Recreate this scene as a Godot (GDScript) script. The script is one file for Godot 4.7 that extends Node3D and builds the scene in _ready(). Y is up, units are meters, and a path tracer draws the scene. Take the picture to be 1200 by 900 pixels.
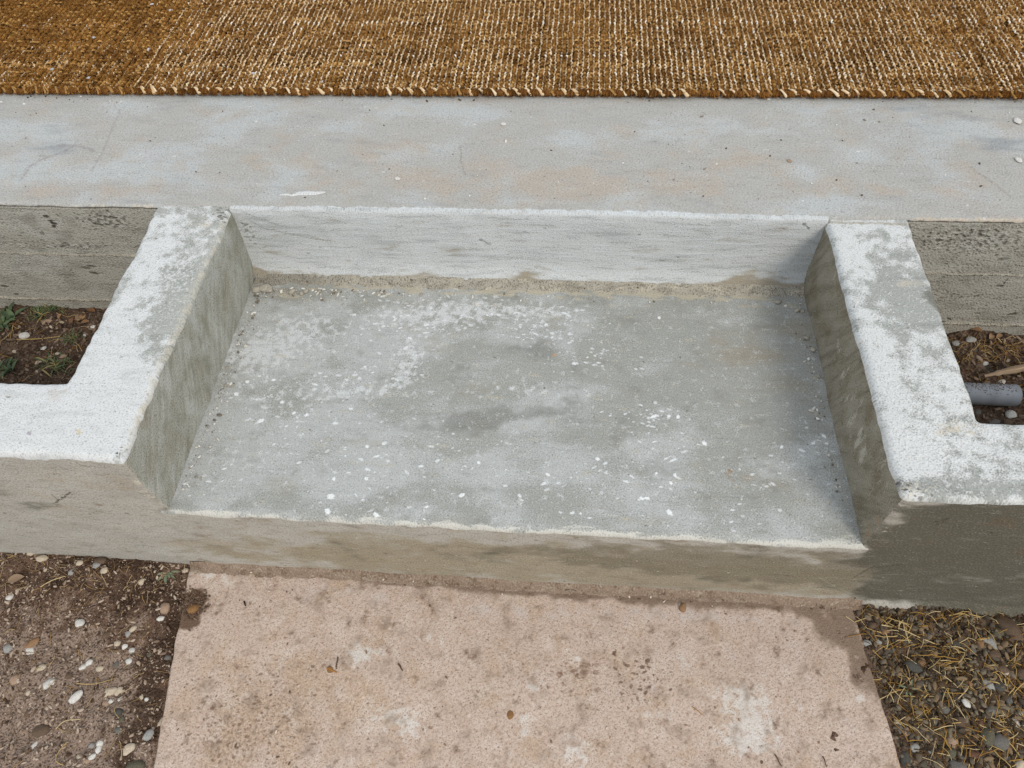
extends Node3D
# A cast concrete entrance step between two planter walls, a jute rug on the porch above, a pink slab and bare soil below.

const TOP := 0.45       # top of the porch and of the planter walls
const TREAD := 0.26     # top of the step
const FOCAL := 870.0    # focal length in pixels of the 1200 x 900 photograph
const EYE := Vector3(0, 1.5, 0)

var view := Basis.from_euler(Vector3(-0.93824, 0.13115, -0.071265))
var wobble := FastNoiseLite.new()
var chips := FastNoiseLite.new()
var rng := RandomNumberGenerator.new()
var mats := {}
var taken := {}

# ---------------------------------------------------------------- naming

func numbered(called: String) -> String:
	var n: int = taken.get(called, 0)
	taken[called] = n + 1
	return called if n == 0 else "%s_%03d" % [called, n]

func tag(o: Node, label: String, category: String, group := "") -> Node:
	o.set_meta("label", label)
	o.set_meta("category", category)
	if group:
		o.set_meta("group", group)
	return o

func thing(called: String, label: String, category: String, at := Vector3.ZERO, group := "") -> Node3D:
	var o := Node3D.new()
	o.name = numbered(called)
	add_child(o)
	o.position = at
	tag(o, label, category, group)
	return o

func put(called: String, mesh: Mesh, parent: Node = null) -> MeshInstance3D:
	var o := MeshInstance3D.new()
	o.mesh = mesh
	if parent == null:
		o.name = numbered(called)
		add_child(o)
	else:
		o.name = called
		parent.add_child(o, true)
	return o

# ---------------------------------------------------------------- photograph pixels to places

func ray(x: float, y: float) -> Vector3:
	return view * Vector3((x - 600.0) / FOCAL, -(y - 450.0) / FOCAL, -1.0)

func on_y(x: float, y: float, h: float) -> Vector3:
	var d := ray(x, y)
	return EYE + d * ((h - EYE.y) / d.y)

func on_z(x: float, y: float, z: float) -> Vector3:
	var d := ray(x, y)
	return EYE + d * (z / d.z)

func on_x(x: float, y: float, at: float) -> Vector3:
	var d := ray(x, y)
	return EYE + d * (at / d.x)

# ---------------------------------------------------------------- painted surfaces (colour and relief of what they are made of)

# A surface sheet: plane "xz", "xy" or "zy", where a runs along the first axis and b along the second, in metres.
func surface(plane: String, at: float, a0: float, b0: float, a1: float, b1: float, ppm: float, base: Array) -> Dictionary:
	var w := int((a1 - a0) * ppm)
	var h := int((b1 - b0) * ppm)
	var img := Image.create_empty(w, h, false, Image.FORMAT_RGBA8)
	img.fill(Color8(base[0], base[1], base[2]))
	var hb := PackedByteArray()
	hb.resize(w * h)
	hb.fill(120)
	return {"plane": plane, "at": at, "a0": a0, "b0": b0, "a1": a1, "b1": b1, "ppm": ppm, "w": w, "h": h, "img": img, "hb": hb}

func spot(t: Dictionary, x: float, y: float) -> Vector2:
	var p: Vector3
	match t.plane:
		"xz":
			p = on_y(x, y, t.at)
			return Vector2((p.x - t.a0) * t.ppm, (p.z - t.b0) * t.ppm)
		"xy":
			p = on_z(x, y, t.at)
			return Vector2((p.x - t.a0) * t.ppm, (p.y - t.b0) * t.ppm)
	p = on_x(x, y, t.at)
	return Vector2((p.z - t.a0) * t.ppm, (p.y - t.b0) * t.ppm)

func uv_of(t: Dictionary, p: Vector3) -> Vector2:
	var a := p.x
	var b := p.y
	if t.plane == "xz":
		b = p.z
	elif t.plane == "zy":
		a = p.z
	return Vector2((a - t.a0) / (t.a1 - t.a0), (b - t.b0) / (t.b1 - t.b0))

# grain of so many cycles a metre; stretched sx, sy times
func grain(t: Dictionary, seed: int, cycles: float, octaves := 4, sx := 1.0, sy := 1.0) -> PackedByteArray:
	var n := FastNoiseLite.new()
	n.seed = seed
	n.noise_type = FastNoiseLite.TYPE_SIMPLEX_SMOOTH
	n.fractal_octaves = octaves
	n.fractal_gain = 0.55
	# broad patterns are drawn at half the size and enlarged
	var q := 2.0 if cycles < 60.0 else 1.0
	n.frequency = cycles / t.ppm * q
	var w: int = maxi(8, int(t.w / sx / q))
	var h: int = maxi(8, int(t.h / sy / q))
	var img := n.get_image(w, h)
	img.convert(Image.FORMAT_L8)
	if w != t.w or h != t.h:
		img.resize(t.w, t.h, Image.INTERPOLATE_CUBIC)
	return img.get_data()

# where a stain lies: soft spots [photo x, photo y, radius a, radius b (metres), strength]; 128 is none
func spread(t: Dictionary, spots: Array, base := 0.5) -> PackedByteArray:
	var q := 4
	var w: int = maxi(4, int(t.w / q))
	var h: int = maxi(4, int(t.h / q))
	var f := PackedFloat32Array()
	f.resize(w * h)
	f.fill(base)
	for s in spots:
		var c: Vector2 = spot(t, s[0], s[1]) / q
		var ra: float = s[2] * t.ppm / q
		var rb: float = s[3] * t.ppm / q
		for j in range(maxi(0, int(c.y - rb * 2.2)), mini(h, int(c.y + rb * 2.2) + 1)):
			for i in range(maxi(0, int(c.x - ra * 2.2)), mini(w, int(c.x + ra * 2.2) + 1)):
				var dx := (i - c.x) / ra
				var dy := (j - c.y) / rb
				f[j * w + i] += float(s[4]) * exp(-(dx * dx + dy * dy) * 1.1)
	var d := PackedByteArray()
	d.resize(w * h)
	for i in w * h:
		d[i] = clampi(int(f[i] * 255.0), 0, 255)
	var img := Image.create_from_data(w, h, false, Image.FORMAT_L8, d)
	img.resize(t.w, t.h, Image.INTERPOLATE_CUBIC)
	return img.get_data()

# grain pushed up or down by where it lies
func joined(a: PackedByteArray, b: PackedByteArray, k := 1.0) -> PackedByteArray:
	var o := PackedByteArray()
	o.resize(a.size())
	var lut := PackedInt32Array()
	for i in 256:
		lut.append(int((i - 128) * k))
	for i in a.size():
		o[i] = clampi(a[i] + lut[b[i]], 0, 255)
	return o

# the sandy grit of a surface, by which every stain on it breaks up at its edge
func grit_of(t: Dictionary) -> PackedByteArray:
	if not t.has("grit"):
		var g := grain(t, 997, t.ppm * 0.36, 2)
		for i in g.size():
			g[i] = (g[i] * 96) >> 8
		t.grit = g
	return t.grit

func layer(t: Dictionary, c: Array, m: PackedByteArray, lo: float, hi: float, amount := 1.0, relief := 0.0) -> void:
	var lut := PackedInt32Array()
	for i in 352:
		var k := smoothstep(lo, hi, (i - 48) / 255.0) * amount
		lut.append((int(k * 255.0) << 24) | (int(c[2]) << 16) | (int(c[1]) << 8) | int(c[0]))
	var g := grit_of(t)
	var n := m.size()
	var px := PackedInt32Array()
	px.resize(n)
	for i in n:
		px[i] = lut[m[i] + g[i]]
	var src := Image.create_from_data(t.w, t.h, false, Image.FORMAT_RGBA8, px.to_byte_array())
	t.img.blend_rect(src, Rect2i(0, 0, t.w, t.h), Vector2i.ZERO)
	if relief != 0.0:
		var hl := PackedInt32Array()
		for i in 352:
			hl.append(int(smoothstep(lo, hi, (i - 48) / 255.0) * relief))
		var hb: PackedByteArray = t.hb
		t.hb = null
		for i in n:
			hb[i] = clampi(hb[i] + hl[m[i] + g[i]], 0, 255)
		t.hb = hb

# an irregular fleck (paint spatter, chip, pit) centred on a texel
func fleck(t: Dictionary, c: Vector2, ra: float, rb: float, turn: float, col: Array, amount: float, relief := 0, seed := 0) -> void:
	var r := maxf(ra, rb) * 1.5 + 1.5
	var cs := cos(turn)
	var sn := sin(turn)
	var k1 := fmod(seed * 0.731, TAU)
	var k2 := fmod(seed * 1.917, TAU)
	var img: Image = t.img
	var hb: PackedByteArray = t.hb
	t.hb = null
	var w: int = t.w
	var h: int = t.h
	for j in range(maxi(0, int(c.y - r)), mini(h, int(c.y + r) + 2)):
		for i in range(maxi(0, int(c.x - r)), mini(w, int(c.x + r) + 2)):
			var dx := (i - c.x)
			var dy := (j - c.y)
			var u := (dx * cs + dy * sn) / ra
			var v := (-dx * sn + dy * cs) / rb
			var an := atan2(v, u)
			var d := sqrt(u * u + v * v) * (1.0 + 0.16 * sin(an * 2.0 + k1) + 0.10 * sin(an * 5.0 + k2))
			var a := smoothstep(1.12, 0.75, d) * amount
			if a > 0.01:
				var o := img.get_pixel(i, j)
				img.set_pixel(i, j, o.lerp(Color8(col[0], col[1], col[2]), a))
				if relief:
					hb[j * w + i] = clampi(hb[j * w + i] + int(relief * a), 0, 255)
	t.hb = hb

# flecks thrown round a photo pixel: count, spread in metres, sizes in metres
func spatter(t: Dictionary, x: float, y: float, sa: float, sb: float, count: int, r0: float, r1: float, col: Array, amount: float, relief := 0, long := 1.6) -> void:
	var c := spot(t, x, y)
	for i in count:
		var p: Vector2 = c + Vector2(rng.randfn(0, 0.55) * sa, rng.randfn(0, 0.55) * sb) * t.ppm
		var r: float = (r0 + (r1 - r0) * pow(rng.randf(), 3.0)) * t.ppm
		fleck(t, p, maxf(r * rng.randf_range(1.0, long), 0.7), maxf(r * rng.randf_range(0.6, 1.0), 0.6), rng.randf_range(-0.6, 0.6), col, amount * rng.randf_range(0.55, 1.0), relief, rng.randi() % 1000)

func everywhere(t: Dictionary, count: int, r0: float, r1: float, col: Array, amount: float, relief := 0, long := 1.6) -> void:
	for i in count:
		var p := Vector2(rng.randf() * t.w, rng.randf() * t.h)
		var r: float = (r0 + (r1 - r0) * pow(rng.randf(), 3.0)) * t.ppm
		fleck(t, p, maxf(r * rng.randf_range(1.0, long), 0.6), maxf(r * rng.randf_range(0.6, 1.0), 0.6), rng.randf_range(-0.5, 0.5), col, amount * rng.randf_range(0.4, 1.0), relief, rng.randi() % 1000)

# a thin mark through photo pixels (crack, scratch, trowel line)
func stroke(t: Dictionary, pts: Array, width: float, col: Array, amount: float, relief := 0, jitter := 0.003) -> void:
	for k in pts.size() - 1:
		var a := spot(t, pts[k][0], pts[k][1])
		var b := spot(t, pts[k + 1][0], pts[k + 1][1])
		var n := int(a.distance_to(b) / maxf(1.0, width * t.ppm * 0.7)) + 1
		for i in n:
			var p: Vector2 = a.lerp(b, i / float(n)) + Vector2(rng.randfn(0, jitter), rng.randfn(0, jitter)) * t.ppm * 0.5
			var r: float = maxf(0.6, width * t.ppm * rng.randf_range(0.4, 1.2))
			fleck(t, p, r * 1.4, r, (b - a).angle(), col, amount * rng.randf_range(0.4, 1.0), relief, rng.randi() % 1000)

func material_of(t: Dictionary, relief_cm: float, rough := 0.9, sandy := 0.2) -> StandardMaterial3D:
	# sand grains, paler and darker than the paste between them, and their roughness
	var g := grit_of(t)
	var lut := PackedInt32Array()
	for i in 256:
		var k := clampf((i - 48) / 30.0, -1.0, 1.0)
		var a := int(absf(k) * absf(k) * 255.0 * sandy)
		lut.append((a << 24) | (0xe4e8ea if k > 0 else 0x2c343a))
	var px := PackedInt32Array()
	px.resize(g.size())
	for i in g.size():
		px[i] = lut[g[i]]
	t.img.blend_rect(Image.create_from_data(t.w, t.h, false, Image.FORMAT_RGBA8, px.to_byte_array()), Rect2i(0, 0, t.w, t.h), Vector2i.ZERO)
	var hb: PackedByteArray = t.hb
	t.hb = null
	for i in g.size():
		hb[i] = clampi(hb[i] + (g[i] - 48) / 2, 0, 255)
	t.hb = hb
	var m := StandardMaterial3D.new()
	t.img.convert(Image.FORMAT_RGB8)
	m.albedo_texture = ImageTexture.create_from_image(t.img)
	m.heightmap_enabled = true
	m.heightmap_scale = relief_cm * 1.7
	m.heightmap_texture = ImageTexture.create_from_image(Image.create_from_data(t.w, t.h, false, Image.FORMAT_L8, t.hb))
	m.roughness = rough
	m.metallic_specular = 0.3
	t.mat = m
	return m

# a plain mottled material in world space
func mottled(c: Color, seed: int, cycles: float, dark := 0.7, rough := 0.9) -> StandardMaterial3D:
	var n := FastNoiseLite.new()
	n.seed = seed
	n.frequency = 0.02
	n.fractal_octaves = 5
	var img := n.get_seamless_image(256, 256)
	img.convert(Image.FORMAT_L8)
	var d := img.get_data()
	for i in d.size():
		d[i] = int(255.0 * lerpf(dark, 1.0, d[i] / 255.0))
	img = Image.create_from_data(256, 256, false, Image.FORMAT_L8, d)
	img.convert(Image.FORMAT_RGB8)
	var m := StandardMaterial3D.new()
	m.albedo_texture = ImageTexture.create_from_image(img)
	m.albedo_color = c
	m.uv1_triplanar = true
	m.uv1_world_triplanar = true
	m.uv1_scale = Vector3.ONE * cycles
	m.roughness = rough
	m.metallic_specular = 0.3
	return m

func tinted(m: StandardMaterial3D, c: Color) -> StandardMaterial3D:
	var o: StandardMaterial3D = m.duplicate()
	o.albedo_color = c
	return o

# ---------------------------------------------------------------- meshes

# the small unevenness of everything cast and trowelled here
func wob(p: Vector3) -> Vector3:
	var q := p * 1.0
	var o := Vector3(wobble.get_noise_3d(q.x * 5.0, q.y * 5.0, q.z * 5.0), wobble.get_noise_3d(q.x * 5.0 + 71.0, q.y * 5.0, q.z * 5.0), wobble.get_noise_3d(q.x * 5.0, q.y * 5.0 + 53.0, q.z * 5.0)) * 0.0032
	o += Vector3(wobble.get_noise_3d(q.x * 30.0, q.y * 30.0, q.z * 30.0), wobble.get_noise_3d(q.x * 30.0 + 31.0, q.y * 30.0, q.z * 30.0), wobble.get_noise_3d(q.x * 30.0, q.y * 30.0 + 17.0, q.z * 30.0)) * 0.0013
	return p + o

func near_view(p: Vector2) -> bool:
	return absf(p.x) < 1.5 and p.y > -1.32

func quad(st: SurfaceTool, a: Vector3, b: Vector3, c: Vector3, d: Vector3, ua: Vector2, ub: Vector2, uc: Vector2, ud: Vector2) -> void:
	for k in [[a, ua], [b, ub], [c, uc], [a, ua], [c, uc], [d, ud]]:
		st.set_smooth_group(0)
		st.set_uv(k[1])
		st.add_vertex(k[0])

func begin() -> SurfaceTool:
	var st := SurfaceTool.new()
	st.begin(Mesh.PRIMITIVE_TRIANGLES)
	return st

# an upright block of any plan with worn, rounded top edges. corners: [x, z, radius]; sides: a surface for each edge
func block(corners: Array, y0: float, y1: float, bevel: float, top: Dictionary, sides: Array, wear := 1.0) -> ArrayMesh:
	var n := corners.size()
	var area := 0.0
	for i in n:
		var a: Array = corners[i]
		var b: Array = corners[(i + 1) % n]
		area += a[0] * b[1] - b[0] * a[1]
	var sgn := 1.0 if area > 0 else -1.0
	var pos := []
	var nor := []
	var edge := []
	for i in n:
		var p := Vector2(corners[i][0], corners[i][1])
		var pp := Vector2(corners[(i + n - 1) % n][0], corners[(i + n - 1) % n][1])
		var pn := Vector2(corners[(i + 1) % n][0], corners[(i + 1) % n][1])
		var d0 := (p - pp).normalized()
		var d1 := (pn - p).normalized()
		var n0 := Vector2(d0.y, -d0.x) * sgn
		var n1 := Vector2(d1.y, -d1.x) * sgn
		var r: float = corners[i][2]
		var s := p - d0 * r
		var e := p + d1 * r
		for k in 5:
			var f := k / 4.0
			var b := s.lerp(p, f).lerp(p.lerp(e, f), f)
			pos.append(b)
			nor.append(n0.slerp(n1, f) if absf(n0.angle_to(n1)) < 3.0 else n1)
			edge.append((i + n - 1) % n if k < 2 else i)
		var rn: float = corners[(i + 1) % n][2]
		var q := pn - d1 * rn
		var u := 0.0
		var len := e.distance_to(q)
		while true:
			u += 0.012 if near_view(e + d1 * u) else 0.12
			if u > len - 0.006:
				break
			pos.append(e + d1 * u)
			nor.append(n1)
			edge.append(i)
	var m := pos.size()
	var rows := []
	var y := y0
	while y < y1 - bevel * 2.0 - 0.012:
		rows.append(y)
		y += 0.018
	var top_st := begin()
	var side_st := []
	for i in n:
		side_st.append(begin())
	# bevel width at each place along the edge
	var bev := []
	for i in m:
		var c := chips.get_noise_2d(pos[i].x * 40.0, pos[i].y * 40.0)
		var c2 := chips.get_noise_2d(pos[i].x * 9.0 + 40.0, pos[i].y * 9.0)
		bev.append(bevel * clampf(1.0 + 0.35 * wear * c + 0.6 * wear * maxf(0.0, c2), 0.6, 1.9))
	var ring := PackedVector2Array()
	for i in m:
		ring.append(pos[i] - nor[i] * bev[i])
	for i in m:
		var j := (i + 1) % m
		var st: SurfaceTool = side_st[edge[i]]
		var sf: Dictionary = sides[edge[i]]
		var prev_a := Vector3.ZERO
		var prev_b := Vector3.ZERO
		for k in rows.size() + 1:
			var ya: float = rows[k] if k < rows.size() else y1 - bev[i]
			var yb: float = rows[k] if k < rows.size() else y1 - bev[j]
			var a := Vector3(pos[i].x, ya, pos[i].y)
			var b := Vector3(pos[j].x, yb, pos[j].y)
			if k > 0:
				if sgn < 0:
					quad(st, wob(prev_a), wob(a), wob(b), wob(prev_b), uv_of(sf, prev_a), uv_of(sf, a), uv_of(sf, b), uv_of(sf, prev_b))
				else:
					quad(st, wob(prev_b), wob(b), wob(a), wob(prev_a), uv_of(sf, prev_b), uv_of(sf, b), uv_of(sf, a), uv_of(sf, prev_a))
			prev_a = a
			prev_b = b
		for k in 4:
			var f0 := k / 4.0 * PI / 2
			var f1 := (k + 1) / 4.0 * PI / 2
			var v := []
			for e in [[i, f0], [i, f1], [j, f1], [j, f0]]:
				var q: Vector2 = pos[e[0]] - nor[e[0]] * bev[e[0]] * (1.0 - cos(e[1]))
				v.append(Vector3(q.x, y1 - bev[e[0]] * (1.0 - sin(e[1])), q.y))
			if sgn > 0:
				v.reverse()
			quad(top_st, wob(v[0]), wob(v[1]), wob(v[2]), wob(v[3]), uv_of(top, v[0]), uv_of(top, v[1]), uv_of(top, v[2]), uv_of(top, v[3]))
	# the flat top
	var pts := PackedVector2Array(ring)
	var box := Rect2(ring[0], Vector2.ZERO)
	for p in ring:
		box = box.expand(p)
	var loop := PackedVector2Array(ring)
	if Geometry2D.is_polygon_clockwise(loop):
		loop.reverse()
	var inner := Geometry2D.offset_polygon(loop, -0.012)
	if inner.size() == 1:
		var gx := box.position.x
		while gx < box.end.x:
			var gz := box.position.y
			while gz < box.end.y:
				var p := Vector2(gx, gz) + Vector2(rng.randf() - 0.5, rng.randf() - 0.5) * 0.006
				if near_view(p) and Geometry2D.is_point_in_polygon(p, inner[0]):
					pts.append(p)
				gz += 0.022
			gx += 0.022
	var tri := Geometry2D.triangulate_delaunay(pts)
	for k in range(0, tri.size(), 3):
		var a := pts[tri[k]]
		var b := pts[tri[k + 1]]
		var c := pts[tri[k + 2]]
		if not Geometry2D.is_point_in_polygon((a + b + c) / 3.0, ring):
			continue
		if (b - a).cross(c - a) < 0:
			var s := b
			b = c
			c = s
		for p in [a, b, c]:
			var v := Vector3(p.x, y1, p.y)
			top_st.set_smooth_group(0)
			top_st.set_uv(uv_of(top, v))
			top_st.add_vertex(wob(v))
	var mesh := ArrayMesh.new()
	top_st.generate_normals()
	top_st.commit(mesh)
	mesh.surface_set_material(0, top.mat)
	for i in n:
		side_st[i].generate_normals()
		side_st[i].commit(mesh)
		mesh.surface_set_material(mesh.get_surface_count() - 1, sides[i].mat)
	return mesh

# a sheet swept along x: profile points [z, y]
func swept(profile: Array, x0: float, x1: float, step: float, t: Dictionary, rough_edge := 0.0) -> ArrayMesh:
	var st := begin()
	var n := int((x1 - x0) / step)
	var rows := []
	for i in n + 1:
		var x := lerpf(x0, x1, i / float(n))
		var row := []
		for k in profile.size():
			var z: float = profile[k][0]
			var y: float = profile[k][1]
			if rough_edge > 0.0 and k > 0:
				var c := chips.get_noise_2d(x * 22.0, k * 7.0)
				z += c * rough_edge
				y += chips.get_noise_2d(x * 45.0 + 9.0, k * 11.0) * rough_edge * 0.35
			row.append(Vector3(x, y, z))
		rows.append(row)
	for i in n:
		for k in profile.size() - 1:
			var a: Vector3 = rows[i][k]
			var b: Vector3 = rows[i + 1][k]
			var c: Vector3 = rows[i + 1][k + 1]
			var d: Vector3 = rows[i][k + 1]
			quad(st, wob(a), wob(b), wob(c), wob(d), uv_of(t, a), uv_of(t, b), uv_of(t, c), uv_of(t, d))
	st.generate_normals()
	var mesh := st.commit()
	mesh.surface_set_material(0, t.mat)
	return mesh

func add_tube(st: SurfaceTool, pts: Array, r0: float, r1: float, sides: int, col: Color) -> void:
	var rings := []
	for i in pts.size():
		var d: Vector3 = (pts[mini(i + 1, pts.size() - 1)] - pts[maxi(i - 1, 0)]).normalized()
		var s := d.cross(Vector3.UP if absf(d.y) < 0.9 else Vector3.RIGHT).normalized()
		var u := s.cross(d)
		var r := lerpf(r0, r1, i / float(pts.size() - 1))
		var ring := []
		for k in sides:
			var a := TAU * k / sides
			ring.append(pts[i] + (s * cos(a) + u * sin(a)) * r)
		rings.append(ring)
	for i in pts.size() - 1:
		for k in sides:
			var l := (k + 1) % sides
			for p in [rings[i][k], rings[i + 1][k], rings[i + 1][l], rings[i][k], rings[i + 1][l], rings[i][l]]:
				st.set_smooth_group(0)
				st.set_color(col)
				st.add_vertex(p)

func finish(st: SurfaceTool, m: Material) -> ArrayMesh:
	st.generate_normals()
	var mesh := st.commit()
	mesh.surface_set_material(0, m)
	return mesh

# a worn stone of radius one
func stone_mesh(seed: int, angular: float) -> ArrayMesh:
	var n := FastNoiseLite.new()
	n.seed = seed
	n.frequency = 0.55
	n.fractal_octaves = 3
	var st := begin()
	var nu := 14
	var nv := 9
	var at := func(i: int, j: int) -> Vector3:
		var th := PI * j / nv
		var ph := TAU * (i % nu) / nu
		var d := Vector3(sin(th) * cos(ph), cos(th), sin(th) * sin(ph))
		var r := 1.0 + 0.24 * n.get_noise_3dv(d * 1.6) + 0.10 * n.get_noise_3dv(d * 5.0)
		if angular > 0.0:
			for k in 7:
				var f := Vector3(sin(seed * 1.3 + k * 2.1), sin(seed * 2.7 + k * 1.7), cos(seed * 0.7 + k * 2.9)).normalized()
				var q := d.dot(f)
				if q > 0.0:
					r = minf(r, lerpf(1.5, 0.7, angular) / maxf(q, 0.05))
		return d * r
	for j in nv:
		for i in nu:
			var a: Vector3 = at.call(i, j)
			var b: Vector3 = at.call(i, j + 1)
			var c: Vector3 = at.call(i + 1, j + 1)
			var d: Vector3 = at.call(i + 1, j)
			var tris := []
			if j > 0:
				tris.append_array([a, d, c])
			if j < nv - 1:
				tris.append_array([a, c, b])
			for p in tris:
				st.set_smooth_group(0)
				st.add_vertex(p)
	st.generate_normals()
	return st.commit()

# a narrow leaf or blade bending over; folded along its middle
func add_blade(st: SurfaceTool, base: Vector3, dir: Vector3, len: float, width: float, droop: float, col: Color) -> void:
	var side := dir.cross(Vector3.UP)
	side = (side if side.length() > 0.05 else Vector3.RIGHT).normalized()
	var last := []
	var p := base
	var d := dir.normalized()
	for k in 6:
		var f := k / 5.0
		var w := width * sin(PI * clampf(0.12 + f * 0.88, 0.0, 1.0)) * 0.5
		var up := side.cross(d).normalized()
		var row := [p - side * w + up * w * 0.35, p, p + side * w + up * w * 0.35]
		if k > 0:
			for e in [[0, 1], [1, 2]]:
				for v in [last[e[0]], row[e[0]], row[e[1]], last[e[0]], row[e[1]], last[e[1]]]:
					st.set_smooth_group(0)
					st.set_color(col)
					st.add_vertex(v)
		last = row
		p += d * len / 5.0
		d = (d + Vector3.DOWN * droop / 5.0).normalized()

func lin(r: int, g: int, b: int) -> Color:
	return Color8(r, g, b).srgb_to_linear()

# ---------------------------------------------------------------- the scene

func _ready() -> void:
	var cam := Camera3D.new()
	cam.name = "camera"
	add_child(cam)
	cam.position = EYE
	cam.basis = view
	cam.fov = rad_to_deg(2.0 * atan(450.0 / FOCAL))
	cam.near = 0.05
	cam.far = 200.0
	cam.current = true

	var env := Environment.new()
	env.background_mode = Environment.BG_SKY
	var air := ProceduralSkyMaterial.new()
	air.sky_top_color = Color(0.84, 0.865, 0.90)
	air.sky_horizon_color = Color(0.93, 0.945, 0.965)
	air.ground_horizon_color = Color(0.5, 0.47, 0.43)
	air.ground_bottom_color = Color(0.4, 0.36, 0.32)
	air.sun_angle_max = 20.0
	var sky := Sky.new()
	sky.sky_material = air
	env.sky = sky
	env.tonemap_mode = Environment.TONE_MAPPER_LINEAR
	env.tonemap_exposure = 1.3
	env.sdfgi_enabled = true
	env.ssao_enabled = true
	env.ssil_enabled = true
	var around := WorldEnvironment.new()
	around.name = "environment"
	around.environment = env
	add_child(around)

	var sun := DirectionalLight3D.new()
	sun.name = "sun"
	sun.light_energy = 0.5
	sun.light_angular_distance = 18.0
	sun.light_color = Color(1.0, 0.97, 0.93)
	sun.shadow_enabled = true
	add_child(sun)
	sun.look_at_from_position(Vector3(0.62, 1.0, 0.95), Vector3.ZERO)

	wobble.seed = 11
	wobble.frequency = 1.0
	wobble.fractal_octaves = 2
	chips.seed = 23
	chips.frequency = 1.0
	chips.fractal_octaves = 3
	rng.seed = 4071

	paint_surfaces()
	paint_skirt()
	print("surfaces ", Time.get_ticks_msec())
	build_ground()
	build_concrete()
	print("concrete ", Time.get_ticks_msec())
	build_slab()
	build_rug()
	print("rug ", Time.get_ticks_msec())
	build_planter_things()
	build_stones()
	build_litter()
	print("litter ", Time.get_ticks_msec())

# ---------------------------------------------------------------- surfaces

var deck: Dictionary
var cheek_west: Dictionary
var cheek_east: Dictionary
var tread: Dictionary
var riser: Dictionary
var front: Dictionary
var inner_west: Dictionary
var inner_east: Dictionary
var raw_wall: Dictionary
var slab: Dictionary
var soil: Dictionary
var bed: Dictionary
var bead: Dictionary
var skirt: Dictionary

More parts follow.
